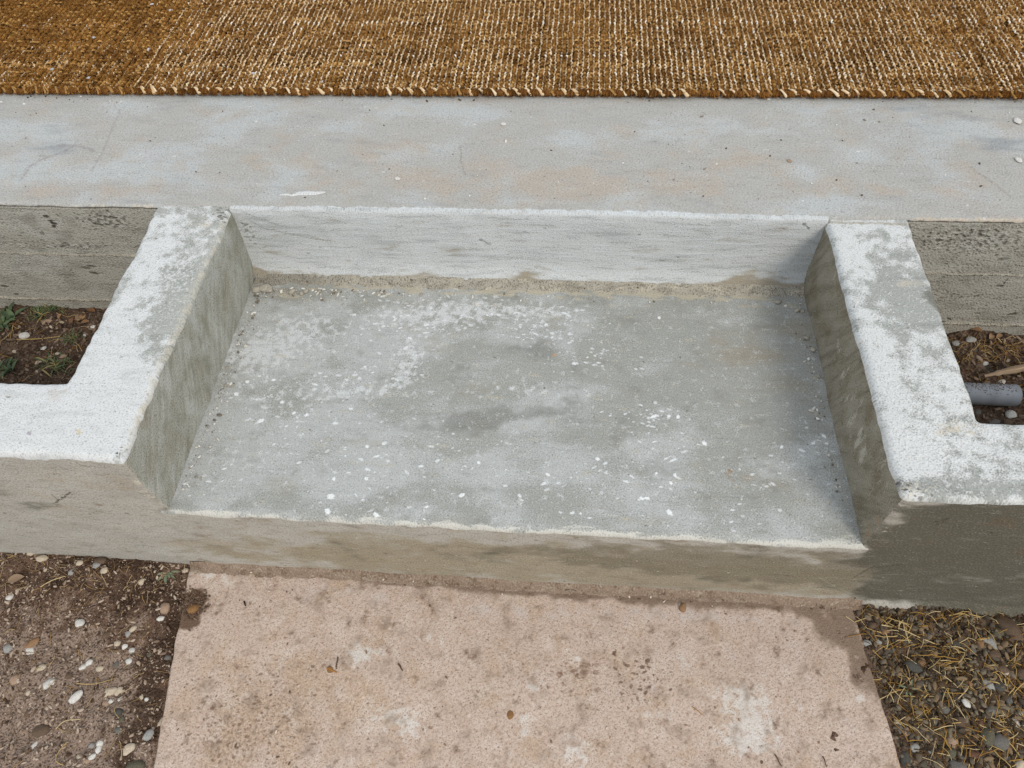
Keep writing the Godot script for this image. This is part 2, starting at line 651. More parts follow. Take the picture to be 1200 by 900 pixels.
func paint_surfaces() -> void:
	var t: Dictionary
	# porch top: floated cement, cloudy, with pinkish and pale patches
	t = surface("xz", TOP, -1.62, -1.70, 1.28, -1.19, 620, [161, 160, 155])
	deck = t
	var fine := grain(t, 1, 170, 3)
	var cloud := grain(t, 2, 6, 6, 1.5, 1)
	var streak := grain(t, 3, 40, 5, 4, 1)
	layer(t, [172, 175, 174], joined(cloud, spread(t, [[90, 205, .3, .07, .45], [40, 150, .25, .08, .3], [330, 140, .3, .1, .25], [250, 225, .15, .03, .3], [520, 130, .2, .04, .3], [1010, 130, .2, .06, .45], [1130, 150, .12, .06, .3], [660, 150, .2, .05, .1], [1000, 235, .14, .03, .4], [610, 235, .1, .02, .3]], 0.4)), 0.35, 0.75, 0.8)
	layer(t, [166, 154, 140], joined(grain(t, 4, 11, 6, 1.3, 1), spread(t, [[100, 222, .2, .025, .5], [340, 190, .16, .05, .35], [540, 215, .28, .05, .5], [700, 205, .2, .05, .4], [760, 222, .2, .03, .35], [870, 190, .14, .06, .4], [1080, 222, .2, .025, .35], [1150, 200, .1, .05, .3], [480, 180, .25, .05, .25]], 0.36)), 0.35, 0.95, 0.65)
	layer(t, [126, 129, 131], joined(grain(t, 5, 14, 5, 3, 1), spread(t, [[1085, 132, .12, .03, .5], [1160, 170, .1, .03, .4], [80, 170, .1, .04, .35], [60, 130, .15, .03, .3], [870, 130, .1, .03, .2], [1180, 128, .1, .02, .3]], 0.3)), 0.5, 0.95, 0.6)
	layer(t, [186, 187, 183], streak, 0.6, 1.0, 0.3, 20)
	layer(t, [132, 130, 124], streak, 0.38, 0.0, 0.3, -20)
	layer(t, [120, 114, 106], fine, 0.36, 0.12, 0.38, -40)
	layer(t, [192, 190, 186], fine, 0.66, 0.9, 0.35, 25)
	stroke(t, [[141, 128], [132, 148], [128, 160], [118, 182], [106, 202]], 0.0035, [132, 124, 121], 0.16, -15)
	stroke(t, [[92, 163], [86, 172], [70, 180], [50, 187], [36, 194], [22, 214]], 0.004, [130, 121, 118], 0.22, -15)
	stroke(t, [[70, 170], [95, 172], [112, 178]], 0.006, [128, 120, 119], 0.2)
	stroke(t, [[1136, 196], [1160, 212], [1186, 232]], 0.003, [136, 124, 110], 0.25, -15)
	stroke(t, [[540, 170], [541, 190], [545, 205]], 0.0015, [110, 98, 86], 0.4, -20)
	stroke(t, [[0, 240], [180, 242]], 0.004, [196, 186, 168], 0.6, 20)
	stroke(t, [[1070, 257], [1200, 259]], 0.006, [190, 176, 156], 0.5, 30)
	stroke(t, [[285, 243], [420, 244], [600, 247], [800, 250], [955, 254]], 0.005, [204, 210, 212], 0.6, 20)
	everywhere(t, 420, 0.0007, 0.0024, [104, 100, 95], 0.55, -40)
	everywhere(t, 260, 0.001, 0.0035, [214, 212, 208], 0.7, 40)
	material_of(t, 0.16, 0.9, 0.16)

	# tops of the two planter walls: white lime bloom over grey cement
	t = surface("xz", TOP, -1.32, -1.24, -0.72, -0.56, 800, [154, 156, 150])
	cheek_west = t
	fine = grain(t, 11, 190, 3)
	streak = grain(t, 12, 34, 4, 6, 1)
	layer(t, [126, 129, 124], streak, 0.45, 0.1, 0.4, -25)
	layer(t, [204, 206, 205], joined(grain(t, 13, 26, 5), spread(t, [[40, 490, .2, .12, .8], [110, 480, .12, .08, .6], [130, 400, .05, .09, .6], [175, 300, .04, .12, .45], [150, 440, .05, .06, .4], [215, 250, .08, .02, -.1], [215, 330, .035, .1, -.5], [180, 385, .03, .04, -.35], [228, 300, .02, .03, .4], [175, 420, .025, .05, -.25]], 0.48)), 0.26, 0.76, 0.94, 30)
	layer(t, [208, 210, 209], joined(grain(t, 14, 90, 3), spread(t, [[200, 320, .05, .09, .3]], 0.3)), 0.42, 0.75, 0.7, 50)
	layer(t, [182, 184, 182], streak, 0.55, 0.95, 0.4, 30)
	layer(t, [168, 170, 167], grain(t, 15, 40, 5, 3, 1), 0.55, 0.95, 0.4, -20)
	layer(t, [140, 136, 126], fine, 0.33, 0.12, 0.45, -40)
	spatter(t, 68, 458, 0.03, 0.02, 6, 0.006, 0.014, [176, 170, 160], 0.35)
	spatter(t, 92, 505, 0.004, 0.004, 2, 0.003, 0.005, [196, 178, 140], 0.6)
	spatter(t, 34, 507, 0.002, 0.002, 1, 0.004, 0.004, [112, 104, 112], 0.6)
	stroke(t, [[268, 250], [215, 365], [150, 520]], 0.006, [186, 180, 164], 0.4, 50, 0.01)
	everywhere(t, 240, 0.0008, 0.003, [104, 100, 92], 0.6, -50)
	spatter(t, 240, 262, 0.05, 0.02, 40, 0.002, 0.006, [186, 178, 164], 0.5, 40)
	spatter(t, 262, 250, 0.02, 0.02, 26, 0.001, 0.004, [84, 82, 72], 0.7, -60, 3.0)
	material_of(t, 0.22)

	t = surface("xz", TOP, 0.48, -1.24, 1.08, -0.56, 800, [150, 152, 147])
	cheek_east = t
	fine = grain(t, 21, 190, 3)
	streak = grain(t, 22, 34, 4, 6, 1)
	layer(t, [120, 122, 117], streak, 0.45, 0.1, 0.4, -25)
	layer(t, [201, 203, 201], joined(grain(t, 23, 24, 5), spread(t, [[1000, 300, .04, .09, .45], [1030, 430, .03, .12, .5], [1060, 530, .04, .05, .55], [1075, 280, .05, .03, .25], [1042, 330, .045, .06, -.55], [1075, 360, .05, .05, -.4], [1090, 420, .05, .05, .1], [1110, 465, .06, .04, .2], [1130, 520, .1, .05, .2], [1150, 567, .2, .012, -.7], [1010, 262, .1, .02, .25]], 0.52)), 0.28, 0.78, 0.92, 30)
	layer(t, [206, 208, 206], joined(grain(t, 24, 85, 3), spread(t, [[1110, 520, .12, .07, .25], [1080, 440, .06, .07, .2]], 0.3)), 0.42, 0.72, 0.75, 50)
	layer(t, [140, 136, 126], fine, 0.33, 0.12, 0.4, -40)
	spatter(t, 1095, 346, 0.010, 0.02, 30, 0.006, 0.013, [112, 112, 105], 0.8, -15)
	spatter(t, 1065, 330, 0.02, 0.01, 8, 0.005, 0.012, [176, 170, 158], 0.45)
	spatter(t, 1120, 500, 0.04, 0.02, 14, 0.003, 0.009, [186, 172, 148], 0.35)
	stroke(t, [[965, 265], [1000, 380], [1052, 560]], 0.004, [196, 194, 186], 0.5, 40, 0.006)
	spatter(t, 1066, 570, 0.022, 0.012, 34, 0.001, 0.004, [70, 66, 58], 0.75, -70, 1.5)
	spatter(t, 1066, 572, 0.03, 0.014, 40, 0.002, 0.005, [196, 190, 176], 0.6, 40)
	everywhere(t, 200, 0.0008, 0.003, [104, 100, 92], 0.6, -50)
	stroke(t, [[970, 257], [1066, 262]], 0.004, [150, 142, 128], 0.5, -30)
	material_of(t, 0.22)

	# the tread: steel-trowelled, brushed side to side, white drips and bloom
	t = surface("xz", TREAD, -0.79, -1.22, 0.56, -0.56, 850, [147, 148, 142])
	tread = t
	fine = grain(t, 31, 210, 3)
	streak = grain(t, 32, 75, 5, 9, 1)
	cloud = grain(t, 33, 8, 6, 1.5, 1)
	layer(t, [172, 174, 172], joined(cloud, spread(t, [[330, 400, .22, .1, .45], [290, 520, .2, .12, .5], [430, 560, .25, .06, .3], [500, 380, .16, .08, .35], [620, 540, .3, .06, .3], [840, 600, .2, .03, .3], [660, 370, .12, .05, .2], [900, 420, .14, .12, -.4], [760, 400, .14, .1, -.25], [850, 500, .18, .06, -.15]], 0.42)), 0.25, 0.75, 0.9)
	layer(t, [112, 112, 106], joined(grain(t, 34, 13, 6, 1.4, 1), spread(t, [[640, 405, .07, .035, .45], [610, 485, .2, .03, .35], [530, 490, .12, .04, .35], [720, 470, .12, .03, .25], [850, 545, .12, .03, .2], [900, 480, .08, .04, .2], [540, 400, .03, .05, .2]], 0.3)), 0.45, 0.9, 0.55)
	layer(t, [141, 130, 112], joined(grain(t, 35, 10, 5, 2, 1), spread(t, [[860, 415, .12, .06, .45], [910, 375, .1, .06, .4], [930, 450, .05, .1, .3], [870, 555, .02, .015, .5], [500, 400, .04, .03, .3], [400, 350, .3, .02, .2]], 0.25)), 0.4, 0.9, 0.5)
	layer(t, [196, 198, 197], joined(grain(t, 36, 42, 6), spread(t, [[350, 385, .1, .06, .4], [300, 420, .06, .06, .3], [500, 370, .12, .04, .45], [480, 415, .04, .05, .4], [470, 440, .03, .03, .35], [560, 360, .1, .03, .4], [640, 365, .08, .03, .4], [420, 455, .1, .02, .4], [340, 465, .1, .03, .25], [300, 410, .12, .05, .3], [610, 455, .1, .02, .25], [290, 530, .08, .03, .15]], 0.22)), 0.34, 0.8, 0.95, 30)
	layer(t, [176, 178, 176], streak, 0.58, 1.0, 0.25, 20)
	layer(t, [122, 123, 118], streak, 0.42, 0.0, 0.25, -20)
	layer(t, [104, 102, 95], fine, 0.34, 0.12, 0.32, -30)
	layer(t, [172, 174, 172], fine, 0.68, 0.92, 0.3, 20)
	# cream mortar wiped along the back and the white lip along the front
	layer(t, [176, 167, 146], joined(grain(t, 37, 40, 4, 3, 1), spread(t, [[450, 338, .2, .02, .4], [600, 338, .2, .022, .55], [760, 343, .2, .02, .5], [880, 350, .14, .018, .35], [350, 345, .12, .03, .2]], 0.16)), 0.4, 0.7, 0.8, 40)
	layer(t, [194, 192, 183], joined(grain(t, 38, 55, 4, 4, 1), spread(t, [[240, 602, .1, .012, .7], [340, 608, .1, .012, .65], [440, 612, .1, .013, .7], [540, 617, .1, .013, .75], [640, 623, .1, .014, .75], [740, 629, .1, .014, .75], [840, 635, .1, .015, .7], [930, 640, .1, .018, .8], [985, 641, .06, .02, .7]], 0.1)), 0.4, 0.68, 0.85, 60)
	for s in [[470, 380, .14, .06, 90], [560, 365, .16, .05, 70], [640, 385, .1, .05, 80], [700, 420, .12, .05, 45], [300, 460, .08, .07, 36], [340, 500, .1, .05, 30], [390, 545, .14, .05, 34], [430, 440, .12, .04, 46], [520, 520, .14, .06, 40], [620, 560, .16, .05, 46], [760, 485, .06, .03, 34], [780, 520, .1, .05, 34], [720, 570, .16, .05, 34], [940, 520, .07, .06, 30], [900, 560, .1, .05, 22], [430, 590, .12, .03, 18], [250, 560, .05, .05, 16], [820, 600, .2, .03, 22]]:
		spatter(t, s[0], s[1], s[2], s[3], int(s[4] * 1.7), 0.0008, 0.0040, [218, 221, 222], 0.85, 60, 2.0)
	for s in [[277, 461, .008], [306, 492, .008], [387, 580, .009], [384, 597, .008], [360, 484, .005], [390, 560, .006], [765, 487, .008], [794, 488, .007], [783, 487, .005], [824, 518, .006], [541, 579, .006], [441, 602, .009], [500, 592, .005], [790, 555, .006], [785, 565, .005], [751, 583, .006], [757, 583, .006], [783, 600, .007], [966, 510, .007], [969, 519, .005], [953, 518, .006], [916, 522, .006], [330, 470, .006], [345, 482, .006], [430, 560, .006], [640, 555, .005], [430, 523, .005], [700, 538, .005], [768, 553, .005], [680, 600, .004], [560, 541, .005], [900, 638, .009], [640, 380, .006], [772, 372, .005], [497, 607, .004], [320, 445, .005], [290, 447, .006]]:
		fleck(t, spot(t, s[0], s[1]), s[2] * 850 * rng.randf_range(0.6, 1.0), s[2] * 850 * rng.randf_range(0.45, 0.8), rng.randf_range(-0.8, 0.8), [222, 224, 223], 0.95, 90, rng.randi() % 1000)
	spatter(t, 648, 415, 0.003, 0.003, 3, 0.003, 0.006, [176, 140, 112], 0.7, 20)
	spatter(t, 855, 555, 0.006, 0.014, 12, 0.001, 0.004, [140, 104, 74], 0.6)
	everywhere(t, 200, 0.0008, 0.0022, [82, 78, 70], 0.65, -40)
	everywhere(t, 900, 0.0006, 0.0018, [205, 207, 206], 0.6, 40)
	spatter(t, 270, 420, 0.05, 0.12, 160, 0.0008, 0.0022, [196, 195, 190], 0.6, 40)
	spatter(t, 215, 550, 0.03, 0.06, 60, 0.0008, 0.0022, [200, 199, 194], 0.6, 40)
	material_of(t, 0.14, 0.82)

	# riser of the porch between the walls: pale skim, brushed in low arcs
	t = surface("xy", -1.205, -0.80, 0.225, 0.58, 0.47, 900, [186, 189, 189])
	riser = t
	fine = grain(t, 41, 200, 3)
	streak = grain(t, 42, 60, 4, 9, 1)
	layer(t, [166, 170, 170], grain(t, 43, 10, 6, 2, 1), 0.5, 0.1, 0.6)
	layer(t, [190, 196, 198], streak, 0.55, 0.85, 0.6, 40)
	layer(t, [146, 150, 149], streak, 0.42, 0.14, 0.5, -40)
	layer(t, [138, 128, 110], joined(grain(t, 44, 22, 5, 4, 1), spread(t, [[330, 322, .08, .03, .5], [420, 322, .1, .022, .5], [520, 325, .1, .022, .5], [620, 327, .1, .022, .5], [720, 330, .1, .022, .5], [820, 330, .1, .03, .55], [900, 330, .08, .04, .6], [945, 320, .03, .06, .4], [290, 320, .04, .05, .5]], 0.12)), 0.4, 0.66, 0.85, 20)
	layer(t, [176, 166, 146], joined(grain(t, 45, 40, 4, 3, 1), spread(t, [[400, 334, .2, .012, .5], [600, 336, .2, .012, .6], [800, 344, .2, .012, .6]], 0.1)), 0.42, 0.7, 0.8, 40)
	layer(t, [120, 116, 106], fine, 0.32, 0.1, 0.3, -40)
	stroke(t, [[290, 258], [310, 268], [345, 276], [390, 284]], 0.0018, [136, 134, 128], 0.35, -40)
	stroke(t, [[285, 250], [300, 255], [330, 266]], 0.0015, [120, 118, 112], 0.4, -40)
	stroke(t, [[560, 281], [575, 287]], 0.002, [120, 122, 120], 0.6, -40)
	stroke(t, [[940, 262], [948, 268]], 0.003, [96, 94, 88], 0.5, -60)
	spatter(t, 290, 270, 0.012, 0.03, 40, 0.001, 0.003, [98, 96, 88], 0.6, -60, 3.0)
	everywhere(t, 120, 0.001, 0.003, [112, 110, 104], 0.6, -50, 3.0)
	everywhere(t, 90, 0.001, 0.003, [206, 209, 209], 0.6, 50, 3.0)
	material_of(t, 0.2)

	# front face of step and walls: sand-cement render, mottled darker towards the gravelly soil
	t = surface("xy", -0.578, -1.32, -0.06, 1.06, 0.47, 680, [168, 164, 155])
	front = t
	fine = grain(t, 51, 200, 3)
	streak = grain(t, 52, 55, 5, 4, 1)
	cloud = grain(t, 53, 9, 6, 1.6, 1)
	layer(t, [180, 177, 168], joined(cloud, spread(t, [[50, 570, .2, .1, .35], [120, 610, .2, .06, .3], [30, 620, .2, .05, .3]], 0.35)), 0.4, 0.8, 0.7)
	layer(t, [164, 152, 132], joined(grain(t, 54, 12, 6, 1.8, 1), spread(t, [[100, 565, .12, .04, .35], [40, 600, .15, .03, .3], [280, 640, .2, .03, .5], [420, 655, .2, .03, .4]], 0.25)), 0.42, 0.85, 0.55)
	layer(t, [142, 132, 110], joined(grain(t, 55, 14, 6, 1.8, 1), spread(t, [[260, 650, .15, .05, .4], [400, 650, .2, .1, .75], [540, 655, .2, .1, .8], [680, 665, .2, .1, .85], [820, 675, .2, .1, .8], [950, 680, .15, .1, .7]], 0.06)), 0.3, 0.8, 0.8)
	layer(t, [114, 106, 89], joined(grain(t, 56, 13, 6, 1.8, 1), spread(t, [[620, 650, .2, .04, .45], [760, 655, .2, .08, .65], [880, 665, .16, .09, .75], [990, 670, .08, .09, .8]], 0.16)), 0.42, 0.8, 0.75)
	layer(t, [84, 81, 69], joined(grain(t, 57, 11, 5, 2, 1), spread(t, [[1060, 640, .06, .09, .65], [1110, 630, .1, .14, .9], [1170, 630, .14, .14, .9], [1250, 630, .2, .16, .9], [1040, 680, .05, .05, .8], [1012, 690, .04, .04, .6], [1035, 640, .03, .05, .5], [1100, 702, .09, .09, .75], [1180, 706, .1, .09, .8], [1260, 706, .2, .09, .8]], 0.1)), 0.3, 0.72, 0.9)
	layer(t, [98, 84, 68], joined(grain(t, 58, 20, 5, 2, 1), spread(t, [[1060, 635, .05, .03, .35], [1170, 615, .06, .03, .35], [1190, 650, .05, .05, .3], [1120, 605, .08, .02, .2]], 0.25)), 0.5, 0.8, 0.6)
	layer(t, [102, 99, 87], joined(grain(t, 59, 30, 5, 3, 1), spread(t, [[1030, 680, .05, .03, .5], [1080, 700, .1, .02, .5], [1170, 705, .12, .02, .45], [960, 685, .06, .02, .35], [1110, 690, .12, .03, .25]], 0.2)), 0.5, 0.78, 0.7, 50)
	layer(t, [182, 178, 167], streak, 0.62, 1.0, 0.25, 25)
	layer(t, [112, 107, 94], streak, 0.36, 0.02, 0.3, -30)
	layer(t, [92, 86, 74], fine, 0.35, 0.12, 0.35, -40)
	layer(t, [170, 164, 150], fine, 0.7, 0.92, 0.3, 30)
	layer(t, [190, 184, 168], joined(grain(t, 60, 60, 4, 3, 1), spread(t, [[60, 536, .2, .01, .4], [120, 542, .1, .012, .5], [160, 566, .012, .02, .5], [172, 582, .012, .016, .5], [1049, 592, .006, .02, .5], [1034, 620, .006, .02, .5]], 0.1)), 0.4, 0.65, 0.75, 60)
	layer(t, [112, 92, 72], joined(grain(t, 61, 25, 5, 2, 1), spread(t, [[300, 664, .12, .012, .5], [420, 675, .12, .012, .5], [540, 684, .12, .012, .4], [260, 662, .06, .02, .4], [660, 694, .12, .012, .3]], 0.12)), 0.4, 0.68, 0.7)
	stroke(t, [[64, 590], [72, 585], [82, 579]], 0.002, [92, 86, 76], 0.8, -60)
	stroke(t, [[60, 581], [66, 588]], 0.0015, [96, 90, 80], 0.7, -50)
	stroke(t, [[95, 547], [104, 549]], 0.002, [110, 98, 80], 0.7, -40)
	stroke(t, [[960, 676], [985, 690], [1010, 702]], 0.003, [136, 130, 114], 0.5, 50)
	stroke(t, [[1000, 676], [1020, 664], [1060, 662]], 0.002, [78, 74, 62], 0.6, -50)
	stroke(t, [[1092, 612], [1110, 608], [1090, 618]], 0.003, [74, 70, 58], 0.4, -40)
	everywhere(t, 260, 0.0008, 0.003, [70, 64, 54], 0.6, -50, 2.0)
	everywhere(t, 200, 0.0008, 0.0026, [198, 190, 172], 0.6, 50, 2.0)
	spatter(t, 700, 660, 0.3, 0.04, 40, 0.001, 0.002, [214, 206, 186], 0.7, 50)
	material_of(t, 0.2, 0.85)

	# inner faces of the two walls: brushed upwards and across
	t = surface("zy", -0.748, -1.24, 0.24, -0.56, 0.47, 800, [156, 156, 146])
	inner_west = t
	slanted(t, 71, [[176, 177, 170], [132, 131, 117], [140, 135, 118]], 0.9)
	layer(t, [122, 120, 104], joined(grain(t, 75, 16, 6), spread(t, [[270, 265, .03, .03, .6], [240, 400, .06, .05, .3], [225, 440, .06, .05, .3], [200, 540, .08, .05, .2]], 0.25)), 0.35, 0.9, 0.6)
	layer(t, [170, 172, 168], joined(grain(t, 76, 20, 5), spread(t, [[265, 300, .05, .03, .35], [250, 340, .06, .04, .3], [230, 330, .05, .02, .3]], 0.22)), 0.42, 0.75, 0.5)
	layer(t, [182, 178, 166], joined(grain(t, 77, 60, 4), spread(t, [[215, 375, .3, .008, .35], [185, 440, .2, .008, .4], [150, 520, .1, .01, .5], [250, 290, .2, .008, .35]], 0.12)), 0.4, 0.7, 0.7, 40)
	everywhere(t, 90, 0.0008, 0.002, [104, 100, 86], 0.5, -50, 2.0)
	material_of(t, 0.2)
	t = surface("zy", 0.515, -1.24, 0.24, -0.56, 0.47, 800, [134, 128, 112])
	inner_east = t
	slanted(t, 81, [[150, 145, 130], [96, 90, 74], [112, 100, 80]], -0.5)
	layer(t, [182, 178, 164], joined(grain(t, 85, 34, 4, 1, 2.5), spread(t, [[985, 420, .05, .03, .2], [995, 480, .06, .04, .3], [1005, 520, .05, .04, .35], [1030, 560, .05, .05, .2]], 0.12)), 0.46, 0.66, 0.7, 30)
	layer(t, [150, 122, 92], joined(grain(t, 86, 30, 4), spread(t, [[1018, 625, .03, .04, .5]], 0.1)), 0.4, 0.7, 0.6)
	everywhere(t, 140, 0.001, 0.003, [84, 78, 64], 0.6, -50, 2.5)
	material_of(t, 0.2)

	# board-formed concrete of the porch front: pitted, with honeycombing
	t = surface("xy", -1.217, -1.75, 0.0, 1.35, 0.47, 560, [164, 161, 151])
	raw_wall = t
	fine = grain(t, 91, 180, 3)
	streak = grain(t, 92, 40, 4, 6, 1)
	layer(t, [174, 174, 167], grain(t, 93, 9, 5, 2, 1), 0.5, 0.8, 0.6)
	layer(t, [134, 131, 121], grain(t, 94, 12, 5, 1.5, 1), 0.5, 0.15, 0.6)
	layer(t, [182, 180, 172], streak, 0.62, 0.95, 0.3, 30)
	layer(t, [122, 118, 107], streak, 0.38, 0.08, 0.3, -40)
	layer(t, [112, 107, 96], fine, 0.36, 0.12, 0.4, -60)
	layer(t, [182, 178, 168], joined(grain(t, 95, 70, 3, 2, 1), spread(t, [[140, 265, .06, .05, .3], [60, 290, .2, .012, .35], [1130, 280, .2, .06, .3]], 0.2)), 0.52, 0.7, 0.7, 60)
	layer(t, [72, 68, 60], joined(grain(t, 96, 85, 4, 1.2, 1), spread(t, [[130, 262, .08, .04, .35], [70, 290, .2, .014, .3], [1130, 285, .2, .05, .35], [1130, 350, .2, .02, .25], [80, 260, .1, .03, .15]], 0.16)), 0.48, 0.8, 0.7, -110)
	layer(t, [118, 113, 102], joined(grain(t, 97, 10, 4), spread(t, [[30, 262, .04, .03, .35], [75, 275, .04, .04, .3], [110, 255, .05, .02, .3]], 0.2)), 0.45, 0.75, 0.5)
	everywhere(t, 700, 0.001, 0.006, [74, 70, 62], 0.75, -100, 2.4)
	everywhere(t, 300, 0.001, 0.004, [176, 172, 162], 0.6, 60, 2.0)
	spatter(t, 62, 263, 0.008, 0.014, 10, 0.003, 0.006, [54, 50, 44], 0.85, -110, 2.0)
	stroke(t, [[1172, 336], [1181, 327]], 0.002, [70, 68, 62], 0.7, -60)
	material_of(t, 0.35)

	# pink slab: sandy face, rubbed, with lime spots and a cement margin against the wall
	t = surface("xz", 0.008, -0.84, -0.60, 0.68, -0.06, 850, [186, 167, 152])
	slab = t
	fine = grain(t, 101, 230, 3)
	var sand := grain(t, 102, 120, 3)
	layer(t, [172, 147, 122], joined(grain(t, 103, 8, 5), spread(t, [[300, 860, .2, .1, .3], [350, 800, .2, .1, .2]], 0.4)), 0.4, 0.8, 0.55)
	layer(t, [190, 172, 160], joined(grain(t, 104, 7, 5), spread(t, [[900, 760, .2, .1, .3], [860, 720, .25, .05, .35], [500, 690, .4, .04, .3], [280, 720, .08, .1, .3], [980, 850, .1, .1, .25]], 0.35)), 0.4, 0.8, 0.7)
	layer(t, [160, 136, 116], grain(t, 112, 18, 6), 0.55, 1.0, 0.45)
	layer(t, [200, 186, 174], grain(t, 113, 14, 6), 0.5, 0.95, 0.75)
	layer(t, [202, 180, 163], sand, 0.58, 0.82, 0.55, 40)
	layer(t, [146, 121, 103], sand, 0.42, 0.16, 0.45, -60)
	layer(t, [120, 96, 78], fine, 0.36, 0.12, 0.5, -50)
	layer(t, [100, 80, 64], joined(grain(t, 105, 130, 2), spread(t, [[300, 850, .14, .08, .3], [350, 810, .1, .06, .25], [250, 880, .1, .05, .3], [680, 790, .06, .03, .25], [760, 800, .06, .05, .2], [460, 800, .08, .04, .2]], 0.2)), 0.6, 0.9, 0.35, -60)
	layer(t, [206, 202, 195], joined(grain(t, 106, 48, 5), spread(t, [[418, 765, .025, .02, .8], [440, 762, .03, .015, .3], [625, 803, .015, .012, .6], [615, 848, .015, .02, .5], [460, 835, .04, .02, .55], [480, 850, .025, .02, .5], [416, 852, .02, .01, .4], [675, 770, .015, .01, .4], [870, 815, .05, .025, .75], [880, 850, .05, .035, .7], [865, 870, .04, .02, .5], [770, 835, .03, .014, .4], [800, 770, .02, .02, .35], [240, 668, .03, .02, .6], [262, 680, .02, .02, .4], [665, 876, .03, .02, .4], [680, 880, .02, .02, .3], [1005, 816, .01, .01, .5], [950, 830, .03, .01, .3], [505, 748, .04, .01, .25], [330, 770, .03, .02, .2]], 0.1)), 0.22, 0.8, 0.75, 30)
	layer(t, [188, 176, 168], joined(grain(t, 107, 16, 4), spread(t, [[600, 715, .3, .018, .35], [820, 720, .15, .016, .5], [400, 690, .2, .014, .3], [920, 735, .03, .03, .4], [935, 770, .02, .03, .3]], 0.15)), 0.35, 0.7, 0.7)
	# damp, dirty cement margin with a wandering outline
	layer(t, [122, 104, 89], joined(grain(t, 108, 15, 4), spread(t, [[270, 666, .04, .006, .8], [330, 668, .06, .008, 1], [400, 673, .06, .01, 1], [470, 680, .06, .01, 1], [540, 685, .06, .012, 1], [610, 690, .06, .012, 1], [680, 695, .06, .012, 1], [750, 700, .06, .013, 1], [820, 703, .06, .013, 1], [890, 706, .06, .012, 1], [945, 712, .04, .02, 1], [985, 740, .03, .03, 1], [1005, 770, .022, .026, 1.1], [1025, 795, .02, .024, 1], [990, 718, .03, .02, 1], [1042, 828, .012, .02, .8], [1000, 790, .012, .02, .6], [955, 728, .02, .018, .6]], 0.04), 1.0), 0.14, 0.72, 0.9)
	layer(t, [96, 76, 60], joined(grain(t, 109, 34, 4), spread(t, [[330, 668, .2, .008, .5], [480, 681, .2, .008, .5], [700, 698, .2, .008, .45], [900, 710, .1, .01, .45], [990, 745, .03, .03, .2]], 0.0)), 0.4, 0.8, 0.6, 30)
	spatter(t, 1003, 792, 0.008, 0.008, 24, 0.001, 0.003, [70, 56, 44], 0.8)
	spatter(t, 975, 740, 0.03, 0.02, 14, 0.001, 0.004, [84, 66, 52], 0.6)
	# soil trodden onto the corner
	layer(t, [92, 72, 57], joined(grain(t, 110, 20, 4), spread(t, [[226, 704, .034, .026, 1.2], [220, 724, .02, .016, 1.0]], 0.0)), 0.2, 0.6, 0.9, 30)
	everywhere(t, 900, 0.0007, 0.0022, [96, 78, 65], 0.55, -50)
	spatter(t, 300, 840, 0.18, 0.12, 900, 0.0008, 0.003, [100, 79, 62], 0.6, -60)
	spatter(t, 700, 800, 0.2, 0.06, 300, 0.0008, 0.0028, [104, 82, 66], 0.55, -50)
	spatter(t, 745, 795, 0.05, 0.04, 60, 0.001, 0.005, [80, 60, 48], 0.7, -50)
	spatter(t, 680, 785, 0.05, 0.02, 40, 0.002, 0.006, [110, 84, 68], 0.5, -40)
	everywhere(t, 500, 0.001, 0.004, [208, 190, 176], 0.6, 40)
	spatter(t, 450, 715, 0.2, 0.04, 90, 0.001, 0.004, [206, 194, 184], 0.6, 40)
	material_of(t, 0.11, 0.92, 0.17)

	# soil: trodden and dusty on one side, dark and gravelly on the other
	t = surface("xz", 0.0, -1.36, -0.62, 1.06, -0.06, 640, [96, 75, 61])
	soil = t
	fine = grain(t, 121, 180, 3)
	layer(t, [146, 128, 114], joined(grain(t, 122, 14, 5), spread(t, [[50, 840, .22, .13, .8], [20, 740, .15, .06, .3], [90, 770, .1, .06, .35], [60, 880, .2, .1, .3]], 0.22)), 0.38, 0.66, 0.85)
	layer(t, [54, 38, 27], joined(grain(t, 123, 16, 5), spread(t, [[170, 690, .1, .05, .5], [60, 680, .2, .03, .4], [180, 800, .05, .1, .55], [200, 740, .05, .06, .5], [110, 660, .2, .02, .4], [150, 880, .05, .05, .4], [1100, 760, .2, .12, .3], [1150, 860, .2, .12, .3]], 0.25)), 0.42, 0.72, 0.8)
	layer(t, [74, 66, 54], joined(grain(t, 124, 18, 5), spread(t, [[1060, 760, .1, .1, .4], [1100, 840, .14, .1, .4], [1170, 760, .2, .1, .3]], 0.15)), 0.4, 0.7, 0.8)
	layer(t, [48, 36, 27], fine, 0.4, 0.14, 0.7, -80)
	layer(t, [142, 124, 108], fine, 0.64, 0.9, 0.55, 80)
	everywhere(t, 3000, 0.0008, 0.003, [156, 138, 120], 0.7, 60, 2.4)
	everywhere(t, 1600, 0.001, 0.003, [44, 33, 25], 0.7, -70, 2.0)
	material_of(t, 0.5, 0.95)
	t = surface("xz", 0.09, -1.75, -1.24, 1.45, -0.70, 380, [78, 62, 50])
	bed = t
	fine = grain(t, 131, 150, 3)
	layer(t, [52, 39, 29], grain(t, 132, 16, 5), 0.5, 0.25, 0.8)
	layer(t, [104, 86, 70], grain(t, 133, 20, 5), 0.58, 0.8, 0.7)
	layer(t, [40, 30, 22], fine, 0.4, 0.14, 0.7, -80)
	layer(t, [134, 116, 98], fine, 0.66, 0.9, 0.5, 80)
	everywhere(t, 2500, 0.001, 0.003, [150, 132, 112], 0.7, 60, 2.0)
	material_of(t, 0.5, 0.95)

	# coarse cream mortar
	t = surface("xz", TREAD, -0.80, -1.26, 0.58, -1.12, 900, [158, 153, 140])
	bead = t
	fine = grain(t, 141, 190, 3)
